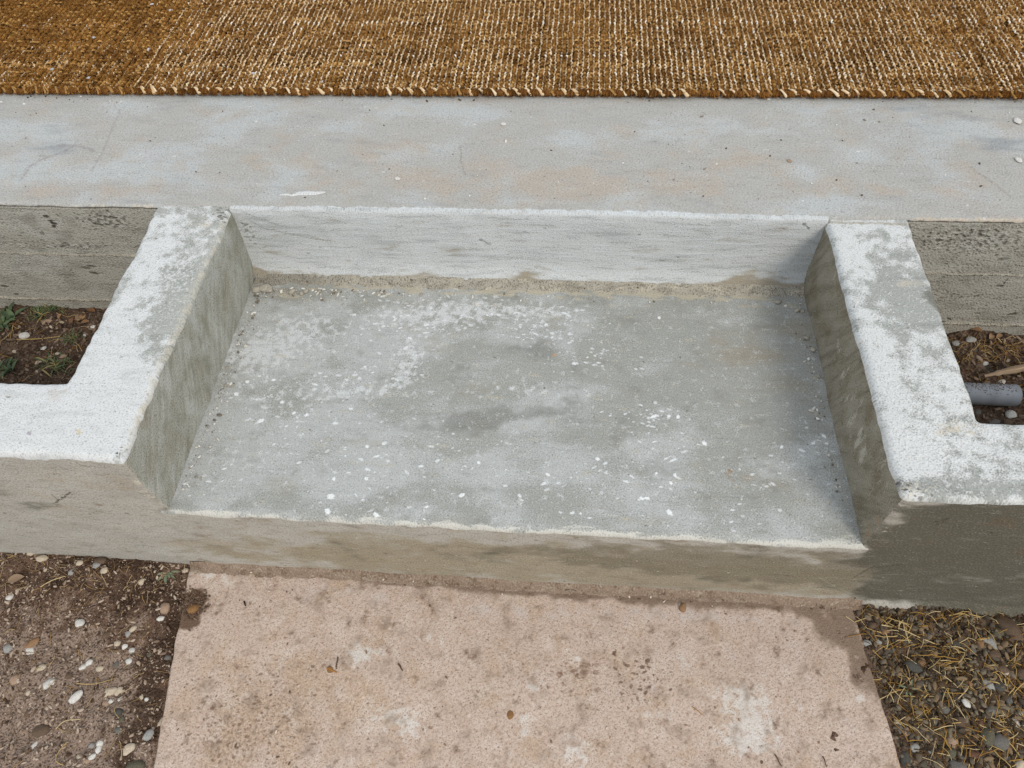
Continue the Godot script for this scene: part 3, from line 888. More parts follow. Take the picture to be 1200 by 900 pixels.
	layer(t, [184, 177, 160], grain(t, 142, 30, 4, 2, 1), 0.5, 0.8, 0.7, 40)
	layer(t, [134, 128, 114], grain(t, 143, 34, 4, 2, 1), 0.48, 0.1, 0.55, -50)
	layer(t, [132, 128, 118], spread(t, [[330, 335, .14, .1, .45]], 0.2), 0.3, 0.6, 0.8)
	layer(t, [104, 97, 84], fine, 0.36, 0.12, 0.5, -80)
	layer(t, [206, 198, 182], fine, 0.66, 0.9, 0.5, 80)
	everywhere(t, 140, 0.001, 0.003, [86, 66, 48], 0.8, -60)
	material_of(t, 0.4)

# mortar dirtied by the soil
func paint_skirt() -> void:
	var t := surface("xz", 0.01, -0.84, -0.60, 0.64, -0.53, 640, [132, 114, 98])
	skirt = t
	layer(t, [104, 85, 69], grain(t, 151, 22, 6), 0.5, 0.15, 0.75, -30)
	layer(t, [150, 137, 120], grain(t, 152, 30, 6, 2, 1), 0.55, 0.9, 0.6, 30)
	everywhere(t, 160, 0.001, 0.003, [78, 62, 50], 0.7, -50)
	everywhere(t, 120, 0.001, 0.003, [186, 172, 154], 0.6, 50)
	material_of(t, 0.3)

# brush marks slanting across a wall face
func slanted(t: Dictionary, seed: int, cols: Array, lean: float) -> void:
	var n := FastNoiseLite.new()
	n.seed = seed
	n.fractal_octaves = 4
	n.frequency = 1.0
	var m := PackedByteArray()
	m.resize(t.w * t.h)
	var m2 := PackedByteArray()
	m2.resize(t.w * t.h)
	var s: float = 1.0 / t.ppm
	for j in t.h:
		for i in t.w:
			var a: float = i * s
			var b: float = j * s
			var bend := 0.02 * sin(a * 17.0)
			m[j * t.w + i] = clampi(int(128 + 190.0 * n.get_noise_2d((a + b * lean + bend) * 42.0, (b - a * 0.3) * 7.0)), 0, 255)
			m2[j * t.w + i] = clampi(int(128 + 190.0 * n.get_noise_2d(a * 11.0 + 50.0, b * 9.0)), 0, 255)
	layer(t, cols[2], m2, 0.45, 0.15, 0.6)
	layer(t, cols[0], m2, 0.52, 0.85, 0.6)
	layer(t, cols[0], m, 0.52, 0.95, 0.5, 30)
	layer(t, cols[1], m, 0.48, 0.05, 0.5, -30)
	layer(t, [84, 80, 68], grain(t, seed + 1, 200, 3), 0.34, 0.12, 0.35, -40)

# ---------------------------------------------------------------- ground

func ground_y(x: float, z: float) -> float:
	var n := wobble.get_noise_2d(x * 7.0, z * 7.0) * 0.010 + wobble.get_noise_2d(x * 28.0 + 5.0, z * 28.0) * 0.006 + wobble.get_noise_2d(x * 90.0, z * 90.0 + 9.0) * 0.0035
	var y := -0.006 + n
	if x < 0:
		y += 0.012 * exp(-pow((z + 0.56) / 0.05, 2.0)) - 0.014 * exp(-pow((x + 0.79 - (z + 0.58) * 0.16) / 0.035, 2.0))
	else:
		y += 0.006
	return y

func bed_y(x: float, z: float) -> float:
	return 0.088 + wobble.get_noise_2d(x * 8.0, z * 8.0) * 0.014 + wobble.get_noise_2d(x * 30.0, z * 30.0) * 0.008 + wobble.get_noise_2d(x * 95.0, z * 95.0) * 0.004

func height_sheet(xs: PackedFloat32Array, zs: PackedFloat32Array, f: Callable, t: Dictionary) -> ArrayMesh:
	var st := begin()
	st.set_smooth_group(0)
	for z in zs:
		for x in xs:
			var p := Vector3(x, f.call(x, z), z)
			st.set_uv(uv_of(t, p))
			st.add_vertex(p)
	var w := xs.size()
	for j in zs.size() - 1:
		for i in w - 1:
			var a := j * w + i
			for k in [a, a + 1, a + w + 1, a, a + w + 1, a + w]:
				st.add_index(k)
	st.generate_normals()
	var mesh := st.commit()
	mesh.surface_set_material(0, t.mat)
	return mesh

func span(marks: Array) -> PackedFloat32Array:   # [from, to, step] runs
	var o := PackedFloat32Array()
	for m in marks:
		var x: float = m[0]
		while x < m[1] - m[2] * 0.4:
			o.append(x)
			x += m[2]
	o.append(marks[-1][1])
	return o

func build_ground() -> void:
	var xs := span([[-40, -6, 2], [-6, -1.7, 0.2], [-1.7, -0.72, 0.006], [-0.72, 0.5, 0.05], [0.5, 1.3, 0.006], [1.3, 6, 0.2], [6, 40, 2]])
	var zs := span([[-40, -6, 2], [-6, -0.68, 0.4], [-0.68, -0.02, 0.006], [-0.02, 1.0, 0.06], [1.0, 6, 0.25], [6, 40, 2]])
	var g := put("ground", height_sheet(xs, zs, func(x, z): return ground_y(x, z) if z > -0.7 and not (x > -0.7 and x < 0.5) else -0.03, soil))
	g.set_meta("kind", "structure")
	g.set_meta("label", "bare brown soil in front of the concrete step")
	for r in [[-2.6, -0.895], [0.655, 2.4]]:
		var a: float = r[0]
		var b: float = r[1]
		var fx := span([[a, -1.75, 0.05], [-1.75, b, 0.008]]) if a < 0 else span([[a, 1.45, 0.008], [1.45, b, 0.05]])
		var s := put("planter_soil", height_sheet(fx, span([[-1.28, -0.70, 0.008]]), bed_y, bed))
		s.set_meta("kind", "structure")
		s.set_meta("label", "dark soil lying inside the planter")

# ---------------------------------------------------------------- concrete

func build_concrete() -> void:
	# the porch
	var porch := thing("concrete_porch", "grey cement porch platform with the brown rug lying on it", "porch", Vector3.ZERO)
	put("deck", block([[-4.0, -1.213, 0.004], [4.0, -1.209, 0.004], [4.0, -5.0, 0.004], [-4.0, -5.0, 0.004]], 0.434, TOP + 0.001, 0.005, deck, [deck, deck, deck, deck]), porch)
	var body := BoxMesh.new()
	body.size = Vector3(7.9, 0.53, 3.66)
	body.material = raw_wall.mat
	var bo := put("body", body, porch)
	bo.position = Vector3(0, 0.168, -3.13)
	var r := put("riser", swept([[-1.2150, TOP + 0.0012], [-1.2105, TOP + 0.0012], [-1.2070, 0.4485], [-1.2055, 0.445], [-1.205, 0.43], [-1.205, 0.40], [-1.205, 0.37], [-1.204, 0.34], [-1.203, 0.315], [-1.201, 0.298], [-1.197, 0.285], [-1.191, 0.274], [-1.183, 0.262], [-1.180, 0.25]], -0.749, 0.516, 0.009, riser), porch)
	r.set_meta("label", "pale skimmed riser between the two planter walls")
	put("mortar_bead", swept([[-1.190, 0.272], [-1.185, 0.269], [-1.180, 0.2665], [-1.175, 0.2643], [-1.170, 0.262], [-1.164, 0.2595], [-1.160, 0.254]], -0.745, 0.512, 0.004, bead, 0.009), r)
	for side in [[-4.0, -0.88], [0.64, 4.0]]:
		var a: float = side[0]
		var b: float = side[1]
		var wall := Node3D.new()
		wall.name = "front_wall"
		porch.add_child(wall, true)
		for c in [[0.291, 0.434, -1.219], [0.134, 0.289, -1.2175], [-0.05, 0.13, -1.2265]]:
			put("footing" if c[0] < 0 else "board_course", block([[a, c[2], 0.002], [b, c[2], 0.002], [b, -1.29, 0.002], [a, -1.29, 0.002]], c[0], c[1], 0.002, raw_wall, [raw_wall, raw_wall, raw_wall, raw_wall]), wall)
		for c in [[0.290, 0.0024, 0.0035], [0.132, 0.0022, 0.0065]]:
			put("mortar_fin", swept([[-1.222, c[0] + c[1]], [-1.2185 + c[2] * 0.6, c[0] + c[1] * 0.8], [-1.2185 + c[2], c[0]], [-1.2185 + c[2] * 0.6, c[0] - c[1] * 0.7], [-1.228, c[0] - c[1]]], maxf(a, -1.7), minf(b, 1.4), 0.005, bead, 0.004), wall)

	# the step
	var step := thing("concrete_step", "low grey cement step spattered with white, sunk between two planter walls", "step")
	put("tread", block([[-0.765, -0.5765, 0.003], [0.532, -0.5745, 0.003], [0.532, -1.2, 0.003], [-0.765, -1.2, 0.003]], -0.08, TREAD, 0.009, tread, [front, front, front, front], 1.3), step)
	var sk := put("mortar_skirt", swept([[-0.5775, 0.020], [-0.5735, 0.016], [-0.5695, 0.0125], [-0.565, 0.0105], [-0.561, 0.0095], [-0.557, 0.0085], [-0.555, 0.004]], -0.80, 0.60, 0.005, skirt, 0.006), step)
	sk.set_meta("label", "dirty brown mortar smeared where the step meets the slab")
	for w in 2:
		var west: bool = w == 0
		var p := thing("planter_wall", "whitened planter wall with pale beige plaster front" if west else "whitened planter wall with dark plaster front", "wall", Vector3.ZERO)
		if west:
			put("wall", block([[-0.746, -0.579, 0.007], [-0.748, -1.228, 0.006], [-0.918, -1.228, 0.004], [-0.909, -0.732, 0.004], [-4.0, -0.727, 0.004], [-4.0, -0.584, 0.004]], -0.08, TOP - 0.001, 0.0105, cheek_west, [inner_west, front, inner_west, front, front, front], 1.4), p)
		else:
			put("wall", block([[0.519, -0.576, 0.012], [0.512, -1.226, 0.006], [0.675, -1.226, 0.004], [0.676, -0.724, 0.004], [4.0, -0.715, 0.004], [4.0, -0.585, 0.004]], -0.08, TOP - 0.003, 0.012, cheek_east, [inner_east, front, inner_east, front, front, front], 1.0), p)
			put("plaster_lip", swept([[-0.580, 0.034], [-0.5765, 0.024], [-0.5735, 0.014], [-0.5695, 0.006], [-0.566, 0.001], [-0.564, -0.008], [-0.566, -0.03]], 0.585, 1.7, 0.008, front, 0.005), p)

func build_slab() -> void:
	var c := []
	for q in [[223, 660], [180, 900], [1058, 900], [1000, 715]]:
		var p := on_y(q[0], q[1], 0.008)
		c.append(p)
	# the long sides run on past the picture towards the viewer
	var l: Vector3 = c[1] + (c[1] - c[0]) * 1.2
	var r: Vector3 = c[2] + (c[2] - c[3]) * 1.8
	r.z = l.z
	var m := block([[c[0].x - 0.002, -0.571, 0.012], [l.x, l.z, 0.01], [r.x, r.z, 0.01], [c[3].x, -0.566, 0.01]], -0.05, 0.008, 0.005, slab, [slab, slab, slab, slab], 1.5)
	var o := put("paving_slab", m)
	tag(o, "pinkish sandy paving slab lying against the foot of the step", "slab")

# ---------------------------------------------------------------- rug

func build_rug() -> void:
	var rug := thing("jute_rug", "brown ribbed jute rug with cream threads lying on the porch", "rug", Vector3(0, TOP + 0.003, -1.636))
	var fiber := StandardMaterial3D.new()
	fiber.vertex_color_use_as_albedo = true
	fiber.roughness = 1.0
	fiber.metallic_specular = 0.1
	# dye and wear differ over the rug
	var n := FastNoiseLite.new()
	n.seed = 301
	n.frequency = 0.010
	n.fractal_octaves = 3
	var img := n.get_seamless_image(512, 512)
	img.convert(Image.FORMAT_RGB8)
	var grad := Gradient.new()
	grad.colors = PackedColorArray([Color(0.66, 0.61, 0.56), Color(0.86, 0.82, 0.76), Color(1, 0.98, 0.93), Color(1, 0.96, 0.84)])
	grad.offsets = PackedFloat32Array([0.05, 0.38, 0.6, 0.95])
	for j in 512:
		for i in 512:
			img.set_pixel(i, j, grad.sample(img.get_pixel(i, j).r))
	fiber.albedo_texture = ImageTexture.create_from_image(img)
	fiber.uv1_triplanar = true
	fiber.uv1_world_triplanar = true
	fiber.uv1_scale = Vector3.ONE * 0.9
	var pale: StandardMaterial3D = fiber.duplicate()
	pale.albedo_texture = null
	var back := BoxMesh.new()
	var x0 := -2.35
	var pitch := 0.01365
	var count := 292
	var depth := 0.82
	back.size = Vector3(count * pitch, 0.004, depth)
	back.material = mottled(Color8(70, 48, 24), 310, 6.0)
	var b := put("backing", back, rug)
	b.position = Vector3(x0 + count * pitch / 2 - pitch / 2, 0.002, -depth / 2 - 0.004)
	# brown rows: two loosely twisted plies with fuzz
	var rows := []
	for v in 12:
		var st := begin()
		var ph := rng.randf() * TAU
		for ply in 2:
			var pts := []
			var steps := int(depth / 0.0034)
			for i in steps + 1:
				var z := -depth * i / steps
				var a := ph + ply * PI + z * 420.0 + 0.8 * wobble.get_noise_1d(z * 20.0 + v * 9.0)
				var w := wobble.get_noise_1d(z * 9.0 + v * 31.0) * 0.004 + wobble.get_noise_1d(z * 60.0 + v * 3.0) * 0.0016
				pts.append(Vector3(w + cos(a) * 0.0026, 0.0075 + sin(a) * 0.0026 + 0.002 * wobble.get_noise_1d(z * 40.0 + v), z))
			# each short stretch has its own tone
			for i in range(0, pts.size() - 3, 3):
				var k := rng.randf()
				var col := lin(160, 118, 66).lerp(lin(104, 70, 36), k) if rng.randf() < 0.76 else lin(192, 154, 100)
				if rng.randf() < 0.12:
					col = lin(62, 44, 26)
				add_tube(st, pts.slice(i, i + 4), 0.0035, 0.0035, 6, col)
		for i in 700:
			var z := -rng.randf() * depth
			var p := Vector3(rng.randf_range(-0.0055, 0.0055), rng.randf_range(0.008, 0.0135), z)
			var d := Vector3(rng.randfn(0, 0.5), rng.randf_range(0.0, 0.6), rng.randfn(0, 1)).normalized() * rng.randf_range(0.004, 0.010)
			add_tube(st, [p, p + d * 0.5 + Vector3(0, 0.0008, 0), p + d], 0.0006, 0.0003, 3, lin(178, 138, 86).lerp(lin(96, 68, 38), rng.randf()))
		rows.append(finish(st, fiber))
	# cream threads between the rows, rising and dipping
	var cords := []
	for v in 9:
		var st := begin()
		var pts := []
		var steps := int(depth / 0.004)
		for i in steps + 1:
			var z := -depth * i / steps
			var k := wobble.get_noise_1d(z * 14.0 + v * 17.0)
			var zig := 0.0021 * sin(z * 430.0 + v + 3.0 * wobble.get_noise_1d(z * 25.0 + v)) + wobble.get_noise_1d(z * 9.0 + v * 31.0) * 0.0032 + wobble.get_noise_1d(z * 80.0 + v * 5.0) * 0.0012
			pts.append(Vector3(zig, 0.0103 + k * 0.0042 + 0.0016 * sin(z * 430.0 + v + 1.2), z))
		for i in range(0, pts.size() - 2, 2):
			var col := lin(222, 202, 170).lerp(lin(172, 142, 102), rng.randf())
			if rng.randf() < 0.08:
				col = lin(228, 218, 200)
			var r := rng.randf_range(0.0015, 0.0027)
			add_tube(st, pts.slice(i, i + 3), r, r * rng.randf_range(0.7, 1.2), 5, col)
		cords.append(finish(st, pale))
	for i in count:
		var x := x0 + i * pitch
		var o := put("row", rows[rng.randi() % rows.size()], rug)
		o.position = Vector3(x + rng.randfn(0, 0.0007), rng.randfn(0, 0.0005), rng.randf_range(-0.006, 0.0))
		var c := put("thread", cords[rng.randi() % cords.size()], rug)
		# towards one end of the rug the threads are drawn in below the pile
		var sunk := smoothstep(-0.98, -1.25, x)
		c.position = Vector3(x + pitch * 0.5, rng.randfn(0.0002, 0.001) - sunk * 0.0032, -0.004)
		c.rotation.x = -sunk * 0.008
	# whipped edge: a brown knot and a slanting thread at every second row
	var knots := []
	for v in 4:
		var st := begin()
		for k in 5:
			var pts := []
			for i in 7:
				var a := PI * i / 6.0
				pts.append(Vector3((k - 2) * 0.0034 + rng.randfn(0, 0.0006) + i * 0.0006, 0.0035 + sin(a) * 0.0085, 0.004 + cos(a) * 0.0085))
			add_tube(st, pts, 0.0024, 0.0024, 5, lin(128, 92, 54).lerp(lin(80, 54, 30), rng.randf()))
		for i in 60:
			var p := Vector3(rng.randf_range(-0.011, 0.011), rng.randf_range(0.003, 0.013), rng.randf_range(0.004, 0.014))
			add_tube(st, [p, p + Vector3(rng.randfn(0, 0.003), rng.randfn(0, 0.002), rng.randfn(0, 0.003))], 0.0006, 0.0003, 3, lin(160, 116, 62))
		knots.append(finish(st, fiber))
	var stitches := []
	for v in 8:
		var st := begin()
		var gold := v >= 5
		for k in 4:
			var pts := []
			var bow := rng.randf_range(0.6, 1.3)
			for i in 8:
				var f := i / 7.0
				pts.append(Vector3(-0.009 + f * 0.017 + rng.randfn(0, 0.0004) + k * 0.0011, 0.004 + sin(PI * (0.55 - 0.45 * f)) * 0.010, -0.003 + f * 0.0175 * bow - k * 0.0006))
			var c := lin(222, 204, 174).lerp(lin(188, 158, 116), rng.randf())
			if gold:
				c = lin(172, 136, 86).lerp(lin(136, 100, 58), rng.randf())
			add_tube(st, pts, 0.0012, 0.0029, 5, c)
		var tail := []
		for i in 4:
			tail.append(Vector3(0.009 + i * 0.0017, 0.004 + i * 0.0024, 0.013 - i * 0.005))
		add_tube(st, tail, 0.002, 0.001, 5, lin(206, 182, 146) if not gold else lin(160, 118, 62))
		stitches.append(finish(st, pale))
	var edge_pitch := 0.0287
	for i in int(count * pitch / edge_pitch):
		var x := x0 + i * edge_pitch
		var k := put("edge_knot", knots[rng.randi() % knots.size()], rug)
		k.position = Vector3(x + rng.randfn(0, 0.001), 0, rng.randfn(0, 0.0016))
		k.scale = Vector3(1.25, rng.randf_range(0.9, 1.15), 1)
		var gold := x < -1.14 or x > 0.86 or rng.randf() < 0.25
		var s := put("edge_stitch", stitches[5 + rng.randi() % 3] if gold else stitches[rng.randi() % 5], rug)
		s.position = Vector3(x + edge_pitch * 0.5 + rng.randfn(0, 0.0015), rng.randfn(0.001, 0.0008), rng.randfn(0, 0.001))
		s.scale = Vector3(rng.randf_range(0.7, 1.1), rng.randf_range(0.85, 1.0), rng.randf_range(0.7, 1.05))
		s.rotation.y = rng.randfn(0, 0.12)
	# flecks of white plaster dropped on the pile
	var flake := stone_mesh(5, 0.8)
	var white := mottled(Color8(206, 204, 204), 320, 20.0)
	for q in [[174, 58], [61, 81], [104, 91], [110, 44], [200, 12], [297, 86], [377, 96], [178, 5], [1118, 8], [28, 30]]:
		var p := on_y(q[0], q[1], TOP + 0.016)
		var o := put("plaster_flake", flake)
		o.material_override = white
		o.position = p
		o.scale = Vector3(0.006, 0.0022, 0.0045) * rng.randf_range(0.7, 1.3)
		o.rotation = Vector3(rng.randfn(0, 0.3), rng.randf() * TAU, rng.randfn(0, 0.3))
		tag(o, "white plaster flake dropped on the brown rug", "flake", "plaster flakes on the rug")

# ---------------------------------------------------------------- in the planters

func build_planter_things() -> void:
	# plastic drain pipe
	var grey := mottled(Color8(140, 145, 152), 330, 5.0, 0.82, 0.5)
	var pipe := thing("drain_pipe", "short grey plastic pipe end poking out of the planter wall", "pipe", Vector3(0.66, 0.117, -1.024))
	var st := begin()
	var ro := 0.0245
	var ri := 0.022
	var len := 0.325
	var prof := [[0.0, ro], [len - 0.002, ro], [len, ro - 0.001], [len, ri + 0.0005], [len - 0.002, ri], [0.0, ri]]
	for k in prof.size() - 1:
		for i in 40:
			var v := []
			for e in [[k, i], [k, i + 1], [k + 1, i + 1], [k + 1, i]]:
				var a: float = TAU * e[1] / 40.0
				v.append(Vector3(prof[e[0]][0], cos(a) * prof[e[0]][1], sin(a) * prof[e[0]][1]))
			quad(st, v[0], v[1], v[2], v[3], Vector2.ZERO, Vector2.ZERO, Vector2.ZERO, Vector2.ZERO)
	put("tube", finish(st, grey), pipe)
	# soil stuck along the top of the pipe
	var crumb := stone_mesh(9, 0.0)
	var dirt := mottled(Color8(92, 74, 58), 331, 30.0)
	var mm := MultiMesh.new()
	mm.transform_format = MultiMesh.TRANSFORM_3D
	mm.mesh = crumb
	mm.instance_count = 700
	for i in 700:
		var a := rng.randfn(0.35, 0.45)
		var x := rng.randf_range(0.02, len - 0.012)
		var s := rng.randf_range(0.0004, 0.0011)
		mm.set_instance_transform(i, Transform3D(Basis().scaled(Vector3(s * 1.6, s * 0.7, s)), Vector3(x, cos(a) * ro, -sin(a) * ro)))
	var mi := MultiMeshInstance3D.new()
	mi.name = "caked_soil"
	mi.multimesh = mm
	mi.material_override = dirt
	mi.set_meta("kind", "stuff")
	pipe.add_child(mi)
	pipe.rotation.z = -0.01

	# splintered wood
	var wood := wood_material()
	var p0 := on_y(1153, 441, 0.112)
	var p1 := on_y(1215, 428, 0.118)
	var s2 := thing("wood_splinter", "pale weathered splinter of wood lying beside the grey pipe", "wood", (p0 + p1) / 2)
	st = begin()
	var dir := (p1 - p0).normalized()
	var side := dir.cross(Vector3.UP).normalized()
	var ln := p0.distance_to(p1)
	var n := 16
	var prev := []
	for i in n + 1:
		var f := i / float(n)
		var c := dir * (f - 0.5) * ln
		var w := 0.003 + 0.0055 * smoothstep(0.0, 0.5, f) + rng.randfn(0, 0.0008)
		var h := 0.003 + 0.005 * smoothstep(0.0, 0.5, f)
		var row := [c - side * w, c - side * w * 0.7 + Vector3.UP * h, c + side * w * 0.5 + Vector3.UP * h * 1.1, c + side * w, c + Vector3.DOWN * h]
		if i > 0:
			for k in 5:
				var l := (k + 1) % 5
				var u0 := Vector2(k * 0.2, f)
				quad(st, prev[k], row[k], row[l], prev[l], Vector2(k * 0.2, f - 1.0 / n), u0, Vector2(k * 0.2 + 0.2, f), Vector2(k * 0.2 + 0.2, f - 1.0 / n))
		prev = row
	put("splinter", finish(st, wood), s2)

	# weeds in the planter
	var green := StandardMaterial3D.new()
	green.vertex_color_use_as_albedo = true
	green.roughness = 0.7
	green.backlight = Color(0.25, 0.3, 0.1)
	var weeds := [
		[8, 380, "broad", 0.85, "dark green broad-leaved weed against the porch wall in the planter"],
		[50, 366, "grass", 0.75, "low tuft of green grass at the porch wall footing"],
		[64, 359, "grass", 0.6, "small green grass tuft sprouting from the porch footing"],
		[68, 428, "grass", 0.9, "spreading green grass tuft beside the white planter wall"],
		[6, 434, "broad", 0.6, "small leafy weed at the edge of the white planter wall"],
		[82, 395, "grass", 0.6, "sparse olive grass tuft in the middle of the planter soil"]]
	for w in weeds:
		var p := on_y(w[0], w[1], 0.09)
		var r := thing("weed", w[4], "weed", Vector3(p.x, bed_y(p.x, p.z) - 0.003, p.z), "weeds in the planter")
		var k: float = w[3]
		st = begin()
		var leaf_count := 26 if w[2] == "broad" else 46
		for i in leaf_count:
			var a := rng.randf() * TAU
			var out := Vector3(cos(a), rng.randf_range(0.25, 1.1), sin(a))
			var g := lin(56, 74, 46).lerp(lin(98, 106, 66), rng.randf())
			if w[2] == "broad":
				add_blade(st, Vector3(rng.randfn(0, 0.014), 0, rng.randfn(0, 0.014)) * k, out, rng.randf_range(0.025, 0.055) * k, rng.randf_range(0.010, 0.017) * k, rng.randf_range(0.6, 1.6), lin(48, 66, 42).lerp(lin(84, 100, 66), rng.randf()))
			else:
				add_blade(st, Vector3(rng.randfn(0, 0.018), 0, rng.randfn(0, 0.012)) * k, out, rng.randf_range(0.02, 0.055) * k, rng.randf_range(0.0022, 0.0045), rng.randf_range(0.3, 1.6), g if rng.randf() > 0.12 else lin(150, 132, 84))
		put("leaves", finish(st, green), r)
		st = begin()
		for i in 3:
			add_tube(st, [Vector3(0, -0.012, 0), Vector3(rng.randfn(0, 0.004), 0.008, rng.randfn(0, 0.004)), Vector3(rng.randfn(0, 0.01), 0.016, rng.randfn(0, 0.01))], 0.0014, 0.0008, 5, lin(96, 100, 62))
		put("stem", finish(st, green), r)
	# seedlings among the gravel and by the slab corner
	for w in [[1066, 806, 0.75, "tiny grey-green seedling beside the pink slab among straw"], [1140, 838, 0.55, "tiny olive sprig between grey pebbles"], [196, 672, 0.8, "thin grey-green sprig at the plaster wall foot"], [1104, 724, 0.5, "green sprig against the dark plaster"]]:
		var p := on_y(w[0], w[1], 0.0)
		var r := thing("seedling", w[3], "seedling", Vector3(p.x, ground_y(p.x, p.z) - 0.002, p.z))
		st = begin()
		for i in 11:
			var a := rng.randf() * TAU
			add_blade(st, Vector3.ZERO, Vector3(cos(a), rng.randf_range(0.2, 0.9), sin(a)), rng.randf_range(0.018, 0.036) * w[2], rng.randf_range(0.004, 0.008) * w[2], 0.9, lin(92, 108, 84).lerp(lin(134, 140, 112), rng.randf()))
		put("leaves", finish(st, green), r)
	# dead leaves
	var dry := StandardMaterial3D.new()
	dry.vertex_color_use_as_albedo = true
	dry.roughness = 0.9
	for q in [[95, 370, 0.09, 0.024], [112, 366, 0.09, 0.02], [84, 372, 0.09, 0.018], [104, 376, 0.09, 0.018], [120, 362, 0.09, 0.018], [72, 368, 0.09, 0.016], [1148, 392, 0.09, 0.02], [1160, 398, 0.09, 0.018], [1172, 394, 0.09, 0.016]]:
		var p := on_y(q[0], q[1], q[2])
		var r := thing("dead_leaf", "curled brown dead leaf at the porch footing, in the planter with %s" % ("green weeds" if q[0] < 600 else "the pipe"), "leaf", Vector3(p.x, bed_y(p.x, p.z) + 0.003, p.z), "dead leaves in the planters")
		st = begin()
		var a := rng.randf() * TAU
		add_blade(st, Vector3.ZERO, Vector3(cos(a), 0.25, sin(a)), q[3] * 1.3, q[3] * 0.7, 0.8, lin(150, 122, 92).lerp(lin(110, 76, 48), rng.randf()))
		put("blade", finish(st, dry), r)

func wood_material() -> StandardMaterial3D:
	var n := FastNoiseLite.new()
	n.seed = 340
	n.frequency = 0.05
	n.fractal_octaves = 4
	var img := n.get_image(128, 16)
	img.resize(128, 256, Image.INTERPOLATE_CUBIC)
	img.convert(Image.FORMAT_RGB8)
	for j in 256:
		for i in 128:
			img.set_pixel(i, j, Color8(112, 92, 72).lerp(Color8(186, 164, 136), img.get_pixel(i, j).r))
	var m := StandardMaterial3D.new()
	m.albedo_texture = ImageTexture.create_from_image(img)
	m.roughness = 0.9
	return m

# ---------------------------------------------------------------- stones

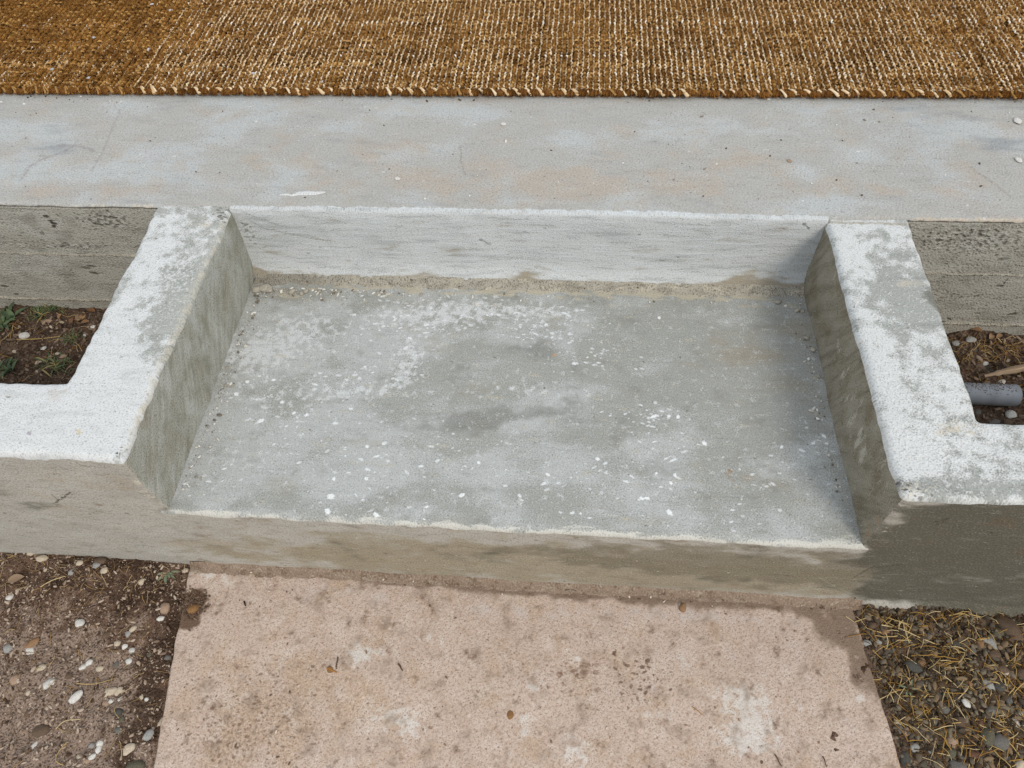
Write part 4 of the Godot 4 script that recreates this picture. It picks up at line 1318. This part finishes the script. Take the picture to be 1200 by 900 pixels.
func build_stones() -> void:
	var shapes := []
	for i in 6:
		shapes.append(stone_mesh(40 + i, 0.80))
	for i in 4:
		shapes.append(stone_mesh(60 + i, 0.93))
	var stone := mottled(Color.WHITE, 350, 55.0, 0.72, 0.9)
	var cols := {
		"white": [Color8(222, 219, 211), "white"], "cream": [Color8(206, 191, 168), "cream"], "pale_grey": [Color8(166, 165, 160), "pale grey"],
		"grey": [Color8(116, 112, 106), "mid grey"], "slate": [Color8(88, 86, 80), "slate grey"], "tan": [Color8(158, 124, 92), "tan"],
		"brown": [Color8(112, 94, 78), "greyish brown"], "peach": [Color8(174, 148, 126), "peach"], "orange": [Color8(150, 112, 72), "orange brown"], "olive": [Color8(104, 100, 84), "olive grey"], "red": [Color8(116, 86, 70), "reddish"]}
	var mat := {}
	for k in cols:
		mat[k] = tinted(stone, cols[k][0])
	# [photo x, photo y, half width in pixels, colour, length, turn]
	var yard_west := [[36, 648, 3.5, "cream", 1.2, 0.2], [50, 655, 4, "cream", 1.7, 0.1], [86, 670, 5, "pale_grey", 1.3, 0.8], [96, 662, 3.5, "cream", 1.2, 0.3], [118, 659, 5, "brown", 1.8, 0.1], [115, 664, 4, "pale_grey", 1.2, 0.4], [124, 670, 4, "cream", 1.1, 1.0], [8, 698, 3, "white", 1.3, 0.5], [20, 691, 2.5, "cream", 1.4, 0.2], [92, 729, 4.5, "white", 1.3, 0.0], [33, 752, 4.5, "tan", 2.0, 0.7], [31, 760, 5, "white", 1.3, -0.1], [8, 757, 5.5, "pale_grey", 1.1, 0.9], [190, 711, 6.5, "peach", 1.15, 0.5], [227, 714, 6.5, "orange", 1.1, 0.3], [186, 723, 3, "white", 1.5, 0.3], [216, 667, 3.5, "cream", 1.3, 0.1], [165, 681, 3, "cream", 1.4, 1.2], [222, 694, 2.5, "cream", 1.6, 0.4], [148, 741, 3.5, "pale_grey", 1.3, 1.2], [155, 736, 3, "cream", 1.5, 0.8], [136, 753, 3.5, "cream", 1.1, 0.1], [143, 756, 3, "white", 1.2, 0.7], [150, 760, 3.5, "white", 1.3, 0.2], [124, 743, 4, "brown", 1.3, 1.0], [166, 739, 3, "brown", 1.2, 0.4], [16, 796, 5, "peach", 1.2, 0.2], [52, 800, 5, "white", 1.3, 1.1], [44, 781, 4, "cream", 1.4, 0.5], [61, 798, 3, "white", 1.6, 0.2], [88, 816, 4.5, "white", 1.8, 0.9], [30, 811, 3, "cream", 1.0, 0.0], [45, 855, 6.5, "brown", 1.4, 0.4], [77, 791, 3.5, "brown", 1.2, 0.6], [125, 809, 5, "cream", 1.5, 0.6], [136, 808, 5, "cream", 1.2, 0.3], [137, 818, 3, "white", 1.2, 1.4], [127, 820, 2.5, "white", 1.2, 0.6], [120, 823, 3.5, "peach", 1.2, 0.2], [113, 781, 3.5, "cream", 1.3, 0.1], [102, 775, 3, "white", 1.4, 0.7], [94, 780, 3, "white", 1.5, 0.5], [137, 834, 5, "slate", 1.1, 0.3], [141, 843, 3, "olive", 1.3, 1.0], [137, 855, 4.5, "grey", 1.2, 0.1], [148, 877, 5.5, "cream", 1.3, 0.8], [114, 870, 3.5, "white", 1.1, 0.3], [112, 877, 3, "white", 1.4, 1.5], [103, 872, 3, "pale_grey", 1.2, 0.2], [172, 860, 4.5, "pale_grey", 1.4, 1.1], [154, 898, 8, "olive", 1.3, 0.2], [131, 776, 4.5, "grey", 1.2, 0.8], [148, 773, 3.5, "white", 1.3, 0.2], [162, 816, 2.5, "cream", 1.1, 0.3], [168, 817, 2.5, "white", 1.2, 0.1], [98, 891, 3, "peach", 1.3, 0.3], [88, 886, 3, "cream", 1.2, 0.4], [105, 886, 2.5, "white", 1.7, 0.8], [184, 843, 3.5, "cream", 1.8, 1.3], [35, 873, 3, "white", 1.6, 1.3], [194, 769, 4, "grey", 1.2, 0.2], [175, 767, 3, "olive", 1.2, 0.2], [29, 834, 3, "brown", 1.7, 1.2]]
	var yard_east := [[1015, 754, 3.5, "pale_grey", 1.5, 0.1], [1037, 741, 4.5, "tan", 1.2, 0.3], [1071, 780, 6, "slate", 1.5, -0.5], [1183, 737, 9.5, "brown", 1.6, -1.0], [1169, 741, 6, "olive", 1.2, 0.2], [1160, 753, 5, "pale_grey", 1.7, -0.9], [1151, 754, 5.5, "tan", 1.2, 0.8], [1158, 801, 5.5, "pale_grey", 1.5, -0.9], [1175, 785, 6, "brown", 1.3, -0.6], [1178, 788, 3, "cream", 1.4, 0.4], [1198, 788, 7, "brown", 1.2, 0.1], [1118, 755, 6.5, "slate", 1.4, 0.2], [1152, 729, 7, "brown", 1.4, 0.1], [1127, 748, 4, "brown", 1.2, 0.5], [1158, 865, 7, "olive", 1.5, 1.2], [1174, 870, 8.5, "grey", 1.15, 0.3], [1180, 873, 4, "white", 1.5, 0.4], [1192, 846, 5, "white", 1.3, 1.3], [1116, 869, 6, "peach", 1.15, 0.9], [1128, 847, 7, "brown", 1.2, 0.4], [1135, 853, 4, "olive", 1.5, 1.2], [1113, 882, 5.5, "olive", 1.2, 0.1], [1123, 896, 6.5, "grey", 1.3, -0.3], [1132, 824, 4, "white", 1.3, -0.7], [1163, 833, 5, "grey", 1.4, 0.2], [1142, 885, 5.5, "red", 1.4, 0.1], [1127, 889, 4.5, "grey", 1.2, 0.5], [1182, 889, 4, "grey", 1.3, 0.9], [1073, 876, 4.5, "pale_grey", 1.1, 0.4], [1093, 880, 3.5, "pale_grey", 1.5, -0.5], [1052, 846, 3.5, "cream", 1.3, -0.5], [1063, 857, 3, "peach", 1.7, 1.2], [1054, 855, 4.5, "grey", 1.2, 1.0], [1077, 839, 5, "slate", 1.3, 0.0], [1073, 827, 3, "pale_grey", 1.4, -0.7], [1063, 890, 6, "slate", 1.7, 1.3], [1135, 802, 4, "tan", 1.1, 0.2], [1102, 814, 5, "olive", 1.2, 0.3], [1110, 830, 4.5, "grey", 1.3, 0.1], [1096, 846, 4, "grey", 1.2, 0.6], [1104, 858, 4, "olive", 1.3, 0.9], [1088, 862, 4.5, "slate", 1.3, 0.2], [1080, 858, 3.5, "grey", 1.4, 0.8], [1172, 805, 5.5, "slate", 1.2, 0.5], [1185, 820, 4.5, "grey", 1.3, 1.0], [1197, 835, 4, "pale_grey", 1.2, 0.3], [1150, 846, 4, "red", 1.3, 1.2], [1170, 852, 4, "brown", 1.3, 0.8], [1166, 855, 3.5, "brown", 1.4, 1.1], [1197, 896, 4.5, "cream", 1.3, 0.6], [1085, 895, 4, "olive", 1.2, 0.1], [1046, 760, 4, "grey", 1.3, 0.3], [1060, 752, 4.5, "olive", 1.2, 0.6], [1082, 776, 4, "tan", 1.1, 0.2], [1090, 742, 4, "grey", 1.4, 0.9], [1140, 762, 4, "grey", 1.2, 0.2], [1165, 768, 5, "brown", 1.3, 0.1], [1030, 752, 3.5, "pale_grey", 1.2, 0.8], [1022, 733, 4.5, "brown", 1.3, 0.4], [1192, 862, 3.5, "grey", 1.4, 0.6]]
	var bed_west := [[54, 375, 6, "peach", 1.5, 0.2], [29, 394, 4.5, "white", 1.4, 0.0], [94, 368, 4, "tan", 1.3, 0.5], [108, 380, 3, "white", 1.4, 0.6], [98, 390, 2.5, "white", 1.2, 0.3], [48, 405, 2.5, "white", 1.4, 0.5], [42, 422, 3, "cream", 1.3, 0.4], [43, 430, 3, "brown", 1.2, 0.2], [15, 409, 2.5, "cream", 1.3, 0.7], [59, 384, 2.5, "cream", 1.1, 0.2], [71, 377, 2.5, "cream", 1.2, 0.4], [66, 413, 2.5, "cream", 1.1, 0.1], [40, 430, 2.5, "cream", 1.2, 0.9], [75, 419, 3, "peach", 1.3, 0.4], [73, 398, 2.5, "pale_grey", 1.2, 0.4]]
	var bed_east := [[1122, 401, 4, "pale_grey", 1.4, 0.3], [1136, 400, 4, "pale_grey", 1.5, 0.1], [1143, 406, 4, "slate", 1.5, 0.0], [1164, 427, 5, "slate", 1.7, 0.1], [1150, 429, 5.5, "brown", 1.4, -0.7], [1177, 444, 3.5, "white", 1.4, 0.6], [1187, 483, 5.5, "white", 1.1, 1.3], [1167, 492, 4, "grey", 1.5, 0.1], [1146, 482, 3.5, "grey", 1.3, 0.5], [1158, 421, 3, "white", 1.3, 0.4], [1183, 418, 3, "cream", 1.4, 0.4], [1192, 449, 4, "brown", 1.3, 0.5], [1184, 492, 4, "brown", 1.3, 0.1]]
	for set in [[yard_west, "bare trodden bed", "pebbles on the bare soil", 0.0], [yard_east, "straw-strewn bed", "pebbles among the straw", 0.0], [bed_west, "weedy planter", "pebbles in the weedy planter", 0.09], [bed_east, "planter with the pipe", "pebbles by the grey pipe", 0.09]]:
		for s in set[0]:
			if s[3] in ["slate", "grey"] and set[3] == 0.0 and s[0] < 300:
				s[2] *= 0.85
			var lvl: float = set[3]
			var p := on_y(s[0], s[1], lvl + 0.004)
			var metre := EYE.distance_to(p) / FOCAL
			var rad: float = s[2] * metre * 0.95
			var big: bool = s[2] >= 5.5
			var size := "large " if s[2] >= 8 else "" if big else "small "
			var o := put("pebble", shapes[rng.randi() % shapes.size()])
			o.material_override = mat[s[3]]
			var y := ground_y(p.x, p.z) if lvl == 0.0 else bed_y(p.x, p.z)
			var on_slab := p.x > -0.80 + (p.z + 0.58) * 0.16 and p.x < 0.6 and lvl == 0.0
			if on_slab:
				y = maxf(y, 0.006)
			o.position = Vector3(p.x, y + rad * 0.02, p.z)
			o.scale = Vector3(rad * s[4], rad * 0.62, rad)
			o.rotation = Vector3(rng.randfn(0, 0.15), s[5], rng.randfn(0, 0.15))
			var form := "long " if s[4] >= 1.5 else "roundish " if s[4] <= 1.15 else ""
			var beside := ""
			if lvl == 0.0:
				var gap := minf(absf(p.x - slab_x(p.z).x), absf(p.x - slab_x(p.z).y))
				beside = "on the pink slab corner" if on_slab else "against the wall foot" if p.z < -0.53 else "next to the pink slab" if gap < 0.06 else "out on the open soil" if gap > 0.22 else "a hand from the slab"
			else:
				beside = "close to the porch footing" if p.z < -1.08 else "close to the front planter wall" if p.z > -0.86 else "in the middle of the bed"
			var which := "%s%s%s pebble %s, %s" % [size, form, cols[s[3]][1], beside, set[1]]
			tag(o, which, "pebble", "%s: %s%s%s %s" % [set[2], size, form, cols[s[3]][1], beside])
	# loose crumbs of mortar fallen at the back of the tread
	var chip: StandardMaterial3D = tinted(stone, Color8(180, 174, 160))
	for s in [[312, 331, 6, 1.6], [318, 328, 5, 1.5], [308, 322, 5, 1.4], [303, 312, 4, 1.4], [342, 341, 3.5, 1.4], [353, 343, 2.5, 1.2], [331, 334, 2.5, 1.3], [364, 322, 3, 1.3], [378, 326, 2.5, 1.2], [910, 348, 3.5, 1.5], [934, 363, 3, 1.4], [941, 364, 2.5, 1.2], [955, 409, 3.5, 1.2], [960, 440, 2.5, 1.1], [946, 395, 2.5, 1.5], [445, 332, 2.5, 1.2]]:
		var p := on_y(s[0], s[1], TREAD + 0.004)
		if p.z < -1.155:
			p.z = -1.150 + rng.randf() * 0.006
		p.x = clampf(p.x, -0.735, 0.505)
		var rad: float = s[2] * EYE.distance_to(p) / FOCAL
		var o := put("mortar_crumb", shapes[6 + rng.randi() % 4])
		o.material_override = chip
		o.position = Vector3(p.x, TREAD + rad * 0.35, p.z)
		o.scale = Vector3(rad * s[3], rad * 0.7, rad)
		o.rotation = Vector3(rng.randfn(0, 0.2), rng.randf() * TAU, rng.randfn(0, 0.2))
		var spot_name := "in the corner by the pale-fronted wall" if p.x < -0.6 and p.z < -1.1 else "along the dark-fronted wall" if p.x > 0.4 else "at the riser foot, out of the corners"
		tag(o, "%scrumb of grey mortar on the step %s" % ["big " if s[2] >= 4 else "", spot_name], "crumb", "mortar crumbs on the step")
	# shells and scraps on the slab and the porch
	for s in [[800, 713, 4.5, "tan", 0.008, "tan snail shell on the edge of the pink slab", "shell"], [598, 838, 4, "orange", 0.008, "small brown seed husk on the pink slab", "husk"], [387, 785, 3.5, "orange", 0.008, "amber seed husk on the pink slab by a dark twig", "husk"], [590, 146, 3, "white", TOP, "white plaster chip on the porch", "chip"], [1192, 143, 4, "white", TOP, "white plaster chip by the rug edge", "chip"], [1193, 188, 3.5, "white", TOP, "white plaster chip on the bare porch", "chip"], [925, 189, 2.5, "peach", TOP, "peach crumb on the bare porch", "chip"], [466, 210, 3, "white", TOP, "white plaster dot on the porch", "chip"]]:
		var p := on_y(s[0], s[1], s[4])
		var rad: float = s[2] * EYE.distance_to(p) / FOCAL
		var o := put("seed_husk" if s[6] == "husk" else "snail_shell" if s[6] == "shell" else "plaster_chip", shapes[rng.randi() % shapes.size()])
		o.material_override = mat[s[3]]
		o.position = Vector3(p.x, s[4] + rad * 0.3, p.z)
		o.scale = Vector3(rad * 1.2, rad * (0.8 if s[6] == "shell" else 0.35), rad * 0.9)
		o.rotation.y = rng.randf() * TAU
		tag(o, s[5], s[6])
	# a smear of white filler left on the porch edge
	var st := begin()
	var outline := [[328, 229, 0.0008], [337, 228, 0.0022], [342, 229.5, 0.0015], [350, 226.5, 0.0045], [360, 226, 0.005], [370, 226.5, 0.004], [382, 225.5, 0.0012]]
	var prev := []
	for q in outline:
		var c := on_y(q[0], q[1], TOP + 0.0025)
		var w: float = q[2] * 1.5
		var row := [c + Vector3(0, 0, -w), c + Vector3(0, 0.0028, -w * 0.4), c + Vector3(0, 0.0028, w * 0.5), c + Vector3(0, 0, w)]
		if prev:
			for k in 3:
				quad(st, prev[k], row[k], row[k + 1], prev[k + 1], Vector2.ZERO, Vector2.ZERO, Vector2.ZERO, Vector2.ZERO)
		prev = row
	var smear := put("filler_smear", finish(st, tinted(stone, Color8(222, 224, 222))))
	tag(smear, "thin white smear of filler on the porch above the riser", "smear")

# ---------------------------------------------------------------- grit and straw

func scatter(called: String, label: String, mesh: Mesh, m: Material, list: Array) -> void:
	var mm := MultiMesh.new()
	mm.transform_format = MultiMesh.TRANSFORM_3D
	mm.use_colors = true
	mm.mesh = mesh
	mm.instance_count = list.size()
	for i in list.size():
		mm.set_instance_transform(i, list[i][0])
		mm.set_instance_color(i, list[i][1])
	var o := MultiMeshInstance3D.new()
	o.name = numbered(called)
	o.multimesh = mm
	o.material_override = m
	add_child(o)
	o.set_meta("kind", "stuff")
	tag(o, label, "grit" if called.contains("grit") else "gravel")

func bit(p: Vector3, r: float, flat: float) -> Transform3D:
	var b := Basis.from_euler(Vector3(rng.randfn(0, 0.4), rng.randf() * TAU, rng.randfn(0, 0.4)))
	return Transform3D(b.scaled_local(Vector3(r * rng.randf_range(0.8, 2.3), r * flat, r * rng.randf_range(0.7, 1.1))), p)

func slab_x(z: float) -> Vector2:
	return Vector2(-0.809 + (z + 0.58) * 0.165, 0.584 + (z + 0.558) * 0.11)

func add_straw(st: SurfaceTool, p: Vector3, dir: float, len: float, r: float, lift: float, col: Color, f: Callable, bend := 0.3) -> void:
	var pts := []
	var a := dir
	var q := p
	for k in 6:
		var y: float = f.call(q.x, q.z)
		pts.append(Vector3(q.x, y + r + lift * sin(PI * (k + 0.5) / 6.0) + 0.001, q.z))
		q += Vector3(cos(a), 0, sin(a)) * len / 5.0
		a += rng.randfn(0, bend)
	add_tube(st, pts, r, r * 0.7, 4, col)

func build_litter() -> void:
	var speck := stone_mesh(80, 0.9)
	var m := StandardMaterial3D.new()
	m.vertex_color_use_as_albedo = true
	m.roughness = 0.95
	m.metallic_specular = 0.2
	var tones_west := [lin(160, 142, 124), lin(120, 102, 88), lin(96, 79, 66), lin(140, 122, 107), lin(74, 58, 46), lin(172, 156, 140)]
	var tones_east := [lin(96, 86, 72), lin(76, 64, 50), lin(114, 104, 88), lin(60, 50, 39), lin(122, 104, 82), lin(84, 76, 66)]
	var list := []
	var dense := FastNoiseLite.new()
	dense.seed = 500
	dense.frequency = 9.0
	for i in 20000:
		var x := rng.randf_range(-1.40, -0.74)
		var z := rng.randf_range(-0.585, -0.12)
		if x > slab_x(z).x - 0.004 or dense.get_noise_2d(x, z) < rng.randf_range(-0.7, 0.5):
			continue
		var r := 0.0007 + 0.0028 * pow(rng.randf(), 4.0)
		list.append([bit(Vector3(x, ground_y(x, z) + r * 0.2, z), r, 0.7), tones_west[rng.randi() % 6]])
	for i in 700:
		var q := on_y(228, 706, 0.008) + Vector3(rng.randfn(-0.004, 0.014), 0, rng.randfn(0.002, 0.013))
		var r := 0.0006 + 0.0022 * pow(rng.randf(), 3.0)
		list.append([bit(Vector3(q.x, maxf(0.0085, ground_y(q.x, q.z)) + r * 0.2 if q.x > slab_x(q.z).x else ground_y(q.x, q.z), q.z), r, 0.6), tones_west[1 + rng.randi() % 4].lerp(lin(84, 66, 52), 0.5)])
	scatter("soil_grit", "fine pale grit strewn over the bare trodden soil", speck, m, list)
	list = []
	for i in 16000:
		var x := rng.randf_range(0.55, 1.15)
		var z := rng.randf_range(-0.575, -0.2)
		if x < slab_x(z).y + 0.004:
			continue
		var r := 0.0009 + 0.0048 * pow(rng.randf(), 4.0)
		list.append([bit(Vector3(x, ground_y(x, z) + r * 0.3, z), r, 0.7), tones_east[rng.randi() % 6]])
	scatter("soil_gravel", "dark gravel covering the soil by the dark-fronted wall", speck, m, list)
	list = []
	for i in 9000:
		var x := rng.randf_range(-1.70, -0.905) if i % 2 else rng.randf_range(0.675, 1.3)
		var z := rng.randf_range(-1.215, -0.74)
		var r := 0.001 + 0.0045 * pow(rng.randf(), 3.5)
		list.append([bit(Vector3(x, bed_y(x, z) + r * 0.3, z), r, 0.7), tones_west[rng.randi() % 5].lerp(lin(92, 76, 60), 0.4)])
	scatter("planter_grit", "crumbly soil and grit inside the planters", speck, m, list)
	# crumbs swept into the corners of the tread
	list = []
	for i in 520:
		var x: float
		var z: float
		if i < 240:
			x = rng.randf_range(-0.735, -0.42) if i < 190 else rng.randf_range(-0.735, 0.5)
			z = -1.155 + absf(rng.randfn(0, 0.016))
		elif i < 440:
			z = rng.randf_range(-1.16, -0.62)
			x = -0.737 + absf(rng.randfn(0, 0.018))
		else:
			z = rng.randf_range(-1.15, -0.65)
			x = 0.503 - absf(rng.randfn(0, 0.012))
		var r := 0.0008 + 0.0028 * pow(rng.randf(), 3.0)
		list.append([bit(Vector3(x, TREAD + r * 0.4, z), r, 0.8), [lin(190, 186, 176), lin(150, 144, 130), lin(112, 104, 90), lin(206, 204, 198)][rng.randi() % 4]])
	scatter("step_grit", "cement grit swept into the corners of the step", speck, m, list)
	list = []
	for i in 260:
		var q := on_y(rng.randf_range(-20, 1220), rng.randf_range(118, 236), TOP)
		if i < 70:
			q = on_y(rng.randf_range(0, 130) if i < 30 else rng.randf_range(0, 1200), rng.randf_range(113, 121), TOP)
		var r := 0.0007 + 0.0018 * pow(rng.randf(), 3.0)
		list.append([bit(Vector3(q.x, TOP + 0.001 + r * 0.3, q.z), r, 0.8), [lin(206, 204, 200), lin(70, 62, 54), lin(130, 120, 108), lin(90, 70, 50)][rng.randi() % 4]])
	scatter("porch_grit", "tiny crumbs lying on the porch in front of the rug", speck, m, list)
	list = []
	for i in 420:
		var q := on_y(rng.randf_range(190, 1040), rng.randf_range(690, 900), 0.008)
		if i < 150:
			var px := rng.randf_range(240, 990)
			q = on_y(px, 664 + (px - 240) * 0.061 + absf(rng.randfn(0, 5)), 0.008)
			q.z = maxf(minf(q.z, -0.50), -0.568)
		if q.x < slab_x(q.z).x + 0.01 or q.x > slab_x(q.z).y - 0.01:
			continue
		var r := 0.0006 + 0.0017 * pow(rng.randf(), 3.0)
		list.append([bit(Vector3(q.x, 0.008 + r * 0.3, q.z), r, 0.8), [lin(200, 186, 172), lin(122, 100, 84), lin(100, 82, 68), lin(140, 116, 98)][rng.randi() % 4]])
	scatter("slab_grit", "sandy crumbs lying on the pink slab", speck, m, list)

	# straw
	var st := begin()
	var golds := [lin(164, 130, 70), lin(138, 106, 56), lin(184, 158, 104), lin(108, 78, 44), lin(196, 176, 134), lin(88, 64, 40)]
	for i in 1250:
		var q := on_y(rng.randf_range(1000, 1215), rng.randf_range(716, 905), 0.0)
		var thick := dense.get_noise_2d(q.x * 1.1 + 7.0, q.z * 1.1)
		if q.x < slab_x(q.z).y + 0.006 or thick < rng.randf_range(-0.5, 0.35) or q.z < -0.57:
			continue
		add_straw(st, q, rng.randf() * TAU, rng.randf_range(0.012, 0.05), rng.randf_range(0.0005, 0.0012), rng.randf_range(0.0, 0.008), golds[rng.randi() % 6], ground_y, 0.14)
	var o := put("straw", finish(st, m))
	o.set_meta("kind", "stuff")
	tag(o, "golden dry straw strewn over gravelly soil by the dark-fronted wall", "straw")
	st = begin()
	for i in 900:
		var q := on_y(rng.randf_range(-10, 235), rng.randf_range(650, 900), 0.0)
		var wall_side := exp(-pow((q.z + 0.56) / 0.05, 2.0))
		if q.x > slab_x(q.z).x - 0.006 or rng.randf() > 0.22 + 0.8 * wall_side or q.z < -0.572:
			continue
		add_straw(st, q, rng.randf() * TAU, rng.randf_range(0.008, 0.035), rng.randf_range(0.0004, 0.0009), rng.randf_range(0.0, 0.004), golds[rng.randi() % 6].lerp(lin(150, 126, 98), 0.55), ground_y, 0.25)
	o = put("straw", finish(st, m))
	o.set_meta("kind", "stuff")
	tag(o, "dull dry rootlets and straw on the bare soil along the pale wall", "straw")
	st = begin()
	for i in 700:
		var west := i % 3 == 0
		var x := rng.randf_range(-1.55, -0.92) if west else rng.randf_range(0.69, 1.2)
		var z := rng.randf_range(-1.21, -0.75) if west else -1.21 + absf(rng.randfn(0, 0.09))
		if z > -0.74:
			continue
		add_straw(st, Vector3(x, 0, z), rng.randf() * TAU, rng.randf_range(0.012, 0.045), rng.randf_range(0.0005, 0.001), rng.randf_range(0.0, 0.006), golds[rng.randi() % 6].lerp(lin(120, 88, 58), 0.35), bed_y, 0.25)
	o = put("straw", finish(st, m))
	o.set_meta("kind", "stuff")
	tag(o, "dry stalks littering the soil inside the planters", "straw")
	# the long stalks one can pick out: photo pixels along each
	for s in [
		[[[1165, 845], [1182, 858], [1202, 876]], 0.0013, "straight pale straw stalk beside a grey-white pebble", 4],
		[[[1032, 733], [1055, 738], [1075, 746], [1100, 754]], 0.0013, "long pale straw stalk near the dark-fronted wall", 4],
		[[[1176, 795], [1182, 810], [1184, 826], [1178, 845]], 0.0015, "bowed golden straw stalk between pebbles", 2],
		[[[1197, 751], [1189, 757], [1189, 768], [1187, 776]], 0.0014, "bent pale straw stalk by a brown stone", 4],
		[[[1000, 730], [1008, 727], [1022, 722]], 0.001, "pale stalk lying across the slab corner", 2],
		[[[990, 724], [1000, 731]], 0.0009, "short pale stalk on the slab corner", 4],
		[[[1110, 722], [1125, 720], [1150, 722]], 0.0012, "golden stalk lying along the dark-fronted wall foot", 2],
		[[[1022, 762], [1034, 770], [1046, 776]], 0.001, "thin golden stalk near the slab edge", 0],
		[[[1042, 800], [1050, 810], [1062, 820], [1078, 824]], 0.001, "thin grey stalk beside the seedling", 4],
		[[[1050, 820], [1058, 828], [1066, 834]], 0.0012, "olive stalk below the seedling", 1],
		[[[1172, 885], [1180, 878], [1190, 868]], 0.0016, "brown twig beside the grey-white pebble", 3],
		[[[1131, 862], [1140, 870], [1148, 877]], 0.0009, "thin pale stalk among grey gravel", 2],
		[[[88, 800], [108, 800], [130, 794]], 0.0008, "thin curved rootlet on the dusty bare soil", 2],
		[[[62, 853], [74, 844], [92, 842]], 0.0009, "pale rootlet on the dusty soil", 4],
		[[[76, 868], [66, 878], [64, 891], [72, 896]], 0.0009, "looping pale rootlet on the dark soil", 2],
		[[[48, 688], [62, 680], [78, 676]], 0.0011, "pale twig on the soil near the plaster wall", 4],
		[[[0, 658], [16, 652]], 0.001, "pale stalk under the plaster wall", 2],
		[[[8, 398], [40, 398], [70, 394]], 0.0011, "long pale rootlet across the weedy planter", 2],
		[[[1168, 396], [1180, 404], [1196, 412]], 0.001, "pale grass stalk by the porch footing", 4]]:
		var pts := []
		var bedded: bool = s[0][0][1] < 500
		for q in s[0]:
			var p := on_y(q[0], q[1], 0.094 if bedded else 0.004)
			p.y = (bed_y(p.x, p.z) if bedded else maxf(ground_y(p.x, p.z), 0.009 if p.x < slab_x(p.z).y and p.x > slab_x(p.z).x else -1.0)) + 0.003
			pts.append(p)
		var smooth := []
		for k in pts.size() - 1:
			for e in 3:
				var before: Vector3 = pts[maxi(k - 1, 0)]
				var after: Vector3 = pts[mini(k + 2, pts.size() - 1)]
				smooth.append(pts[k].cubic_interpolate(pts[k + 1], before, after, e / 3.0))
		smooth.append(pts[-1])
		st = begin()
		add_tube(st, smooth, s[1], s[1] * 0.7, 6, golds[s[3]])
		o = put("stalk", finish(st, m))
		tag(o, s[2], "stalk")
	# flat brown leaf on the bare soil, twigs on the slab
	st = begin()
	var lp := on_y(8, 680, 0.004)
	add_blade(st, Vector3.ZERO, Vector3(0.9, 0.1, -0.3), 0.036, 0.02, 0.1, lin(140, 118, 98))
	o = put("dead_leaf", finish(st, m))
	o.position = Vector3(lp.x, ground_y(lp.x, lp.z) + 0.004, lp.z)
	tag(o, "flat greyish brown leaf on the bare soil by the pale wall", "leaf")
	for s in [[[396, 770], [394, 784], "short dark twig standing out on the pink slab", 0.0016, 0], [[383, 783], [395, 788], "amber scrap beside the dark twig", 0.0018, 1], [[467, 778], [472, 786], "small brown twig on the pink slab", 0.0018, 0], [[908, 884], [916, 898], "curved brown twig near the slab edge", 0.0012, 0], [[964, 886], [969, 899], "straight brown twig near the slab edge", 0.0013, 0], [[812, 829], [824, 838], "fine golden stalk on the pink slab", 0.0009, 1], [[286, 705], [288, 710], "black crumb on the slab corner", 0.002, 2]]:
		var a := on_y(s[0][0], s[0][1], 0.010)
		var b := on_y(s[1][0], s[1][1], 0.010)
		st = begin()
		add_tube(st, [a, a.lerp(b, 0.3) + Vector3(0.0006, 0.001, 0), a.lerp(b, 0.7) + Vector3(-0.0005, 0.0008, 0), b], s[3], s[3] * 0.6, 6, [lin(92, 70, 56), lin(160, 112, 56), lin(40, 36, 32)][s[4]])
		o = put("twig", finish(st, m))
		tag(o, s[2], "twig")
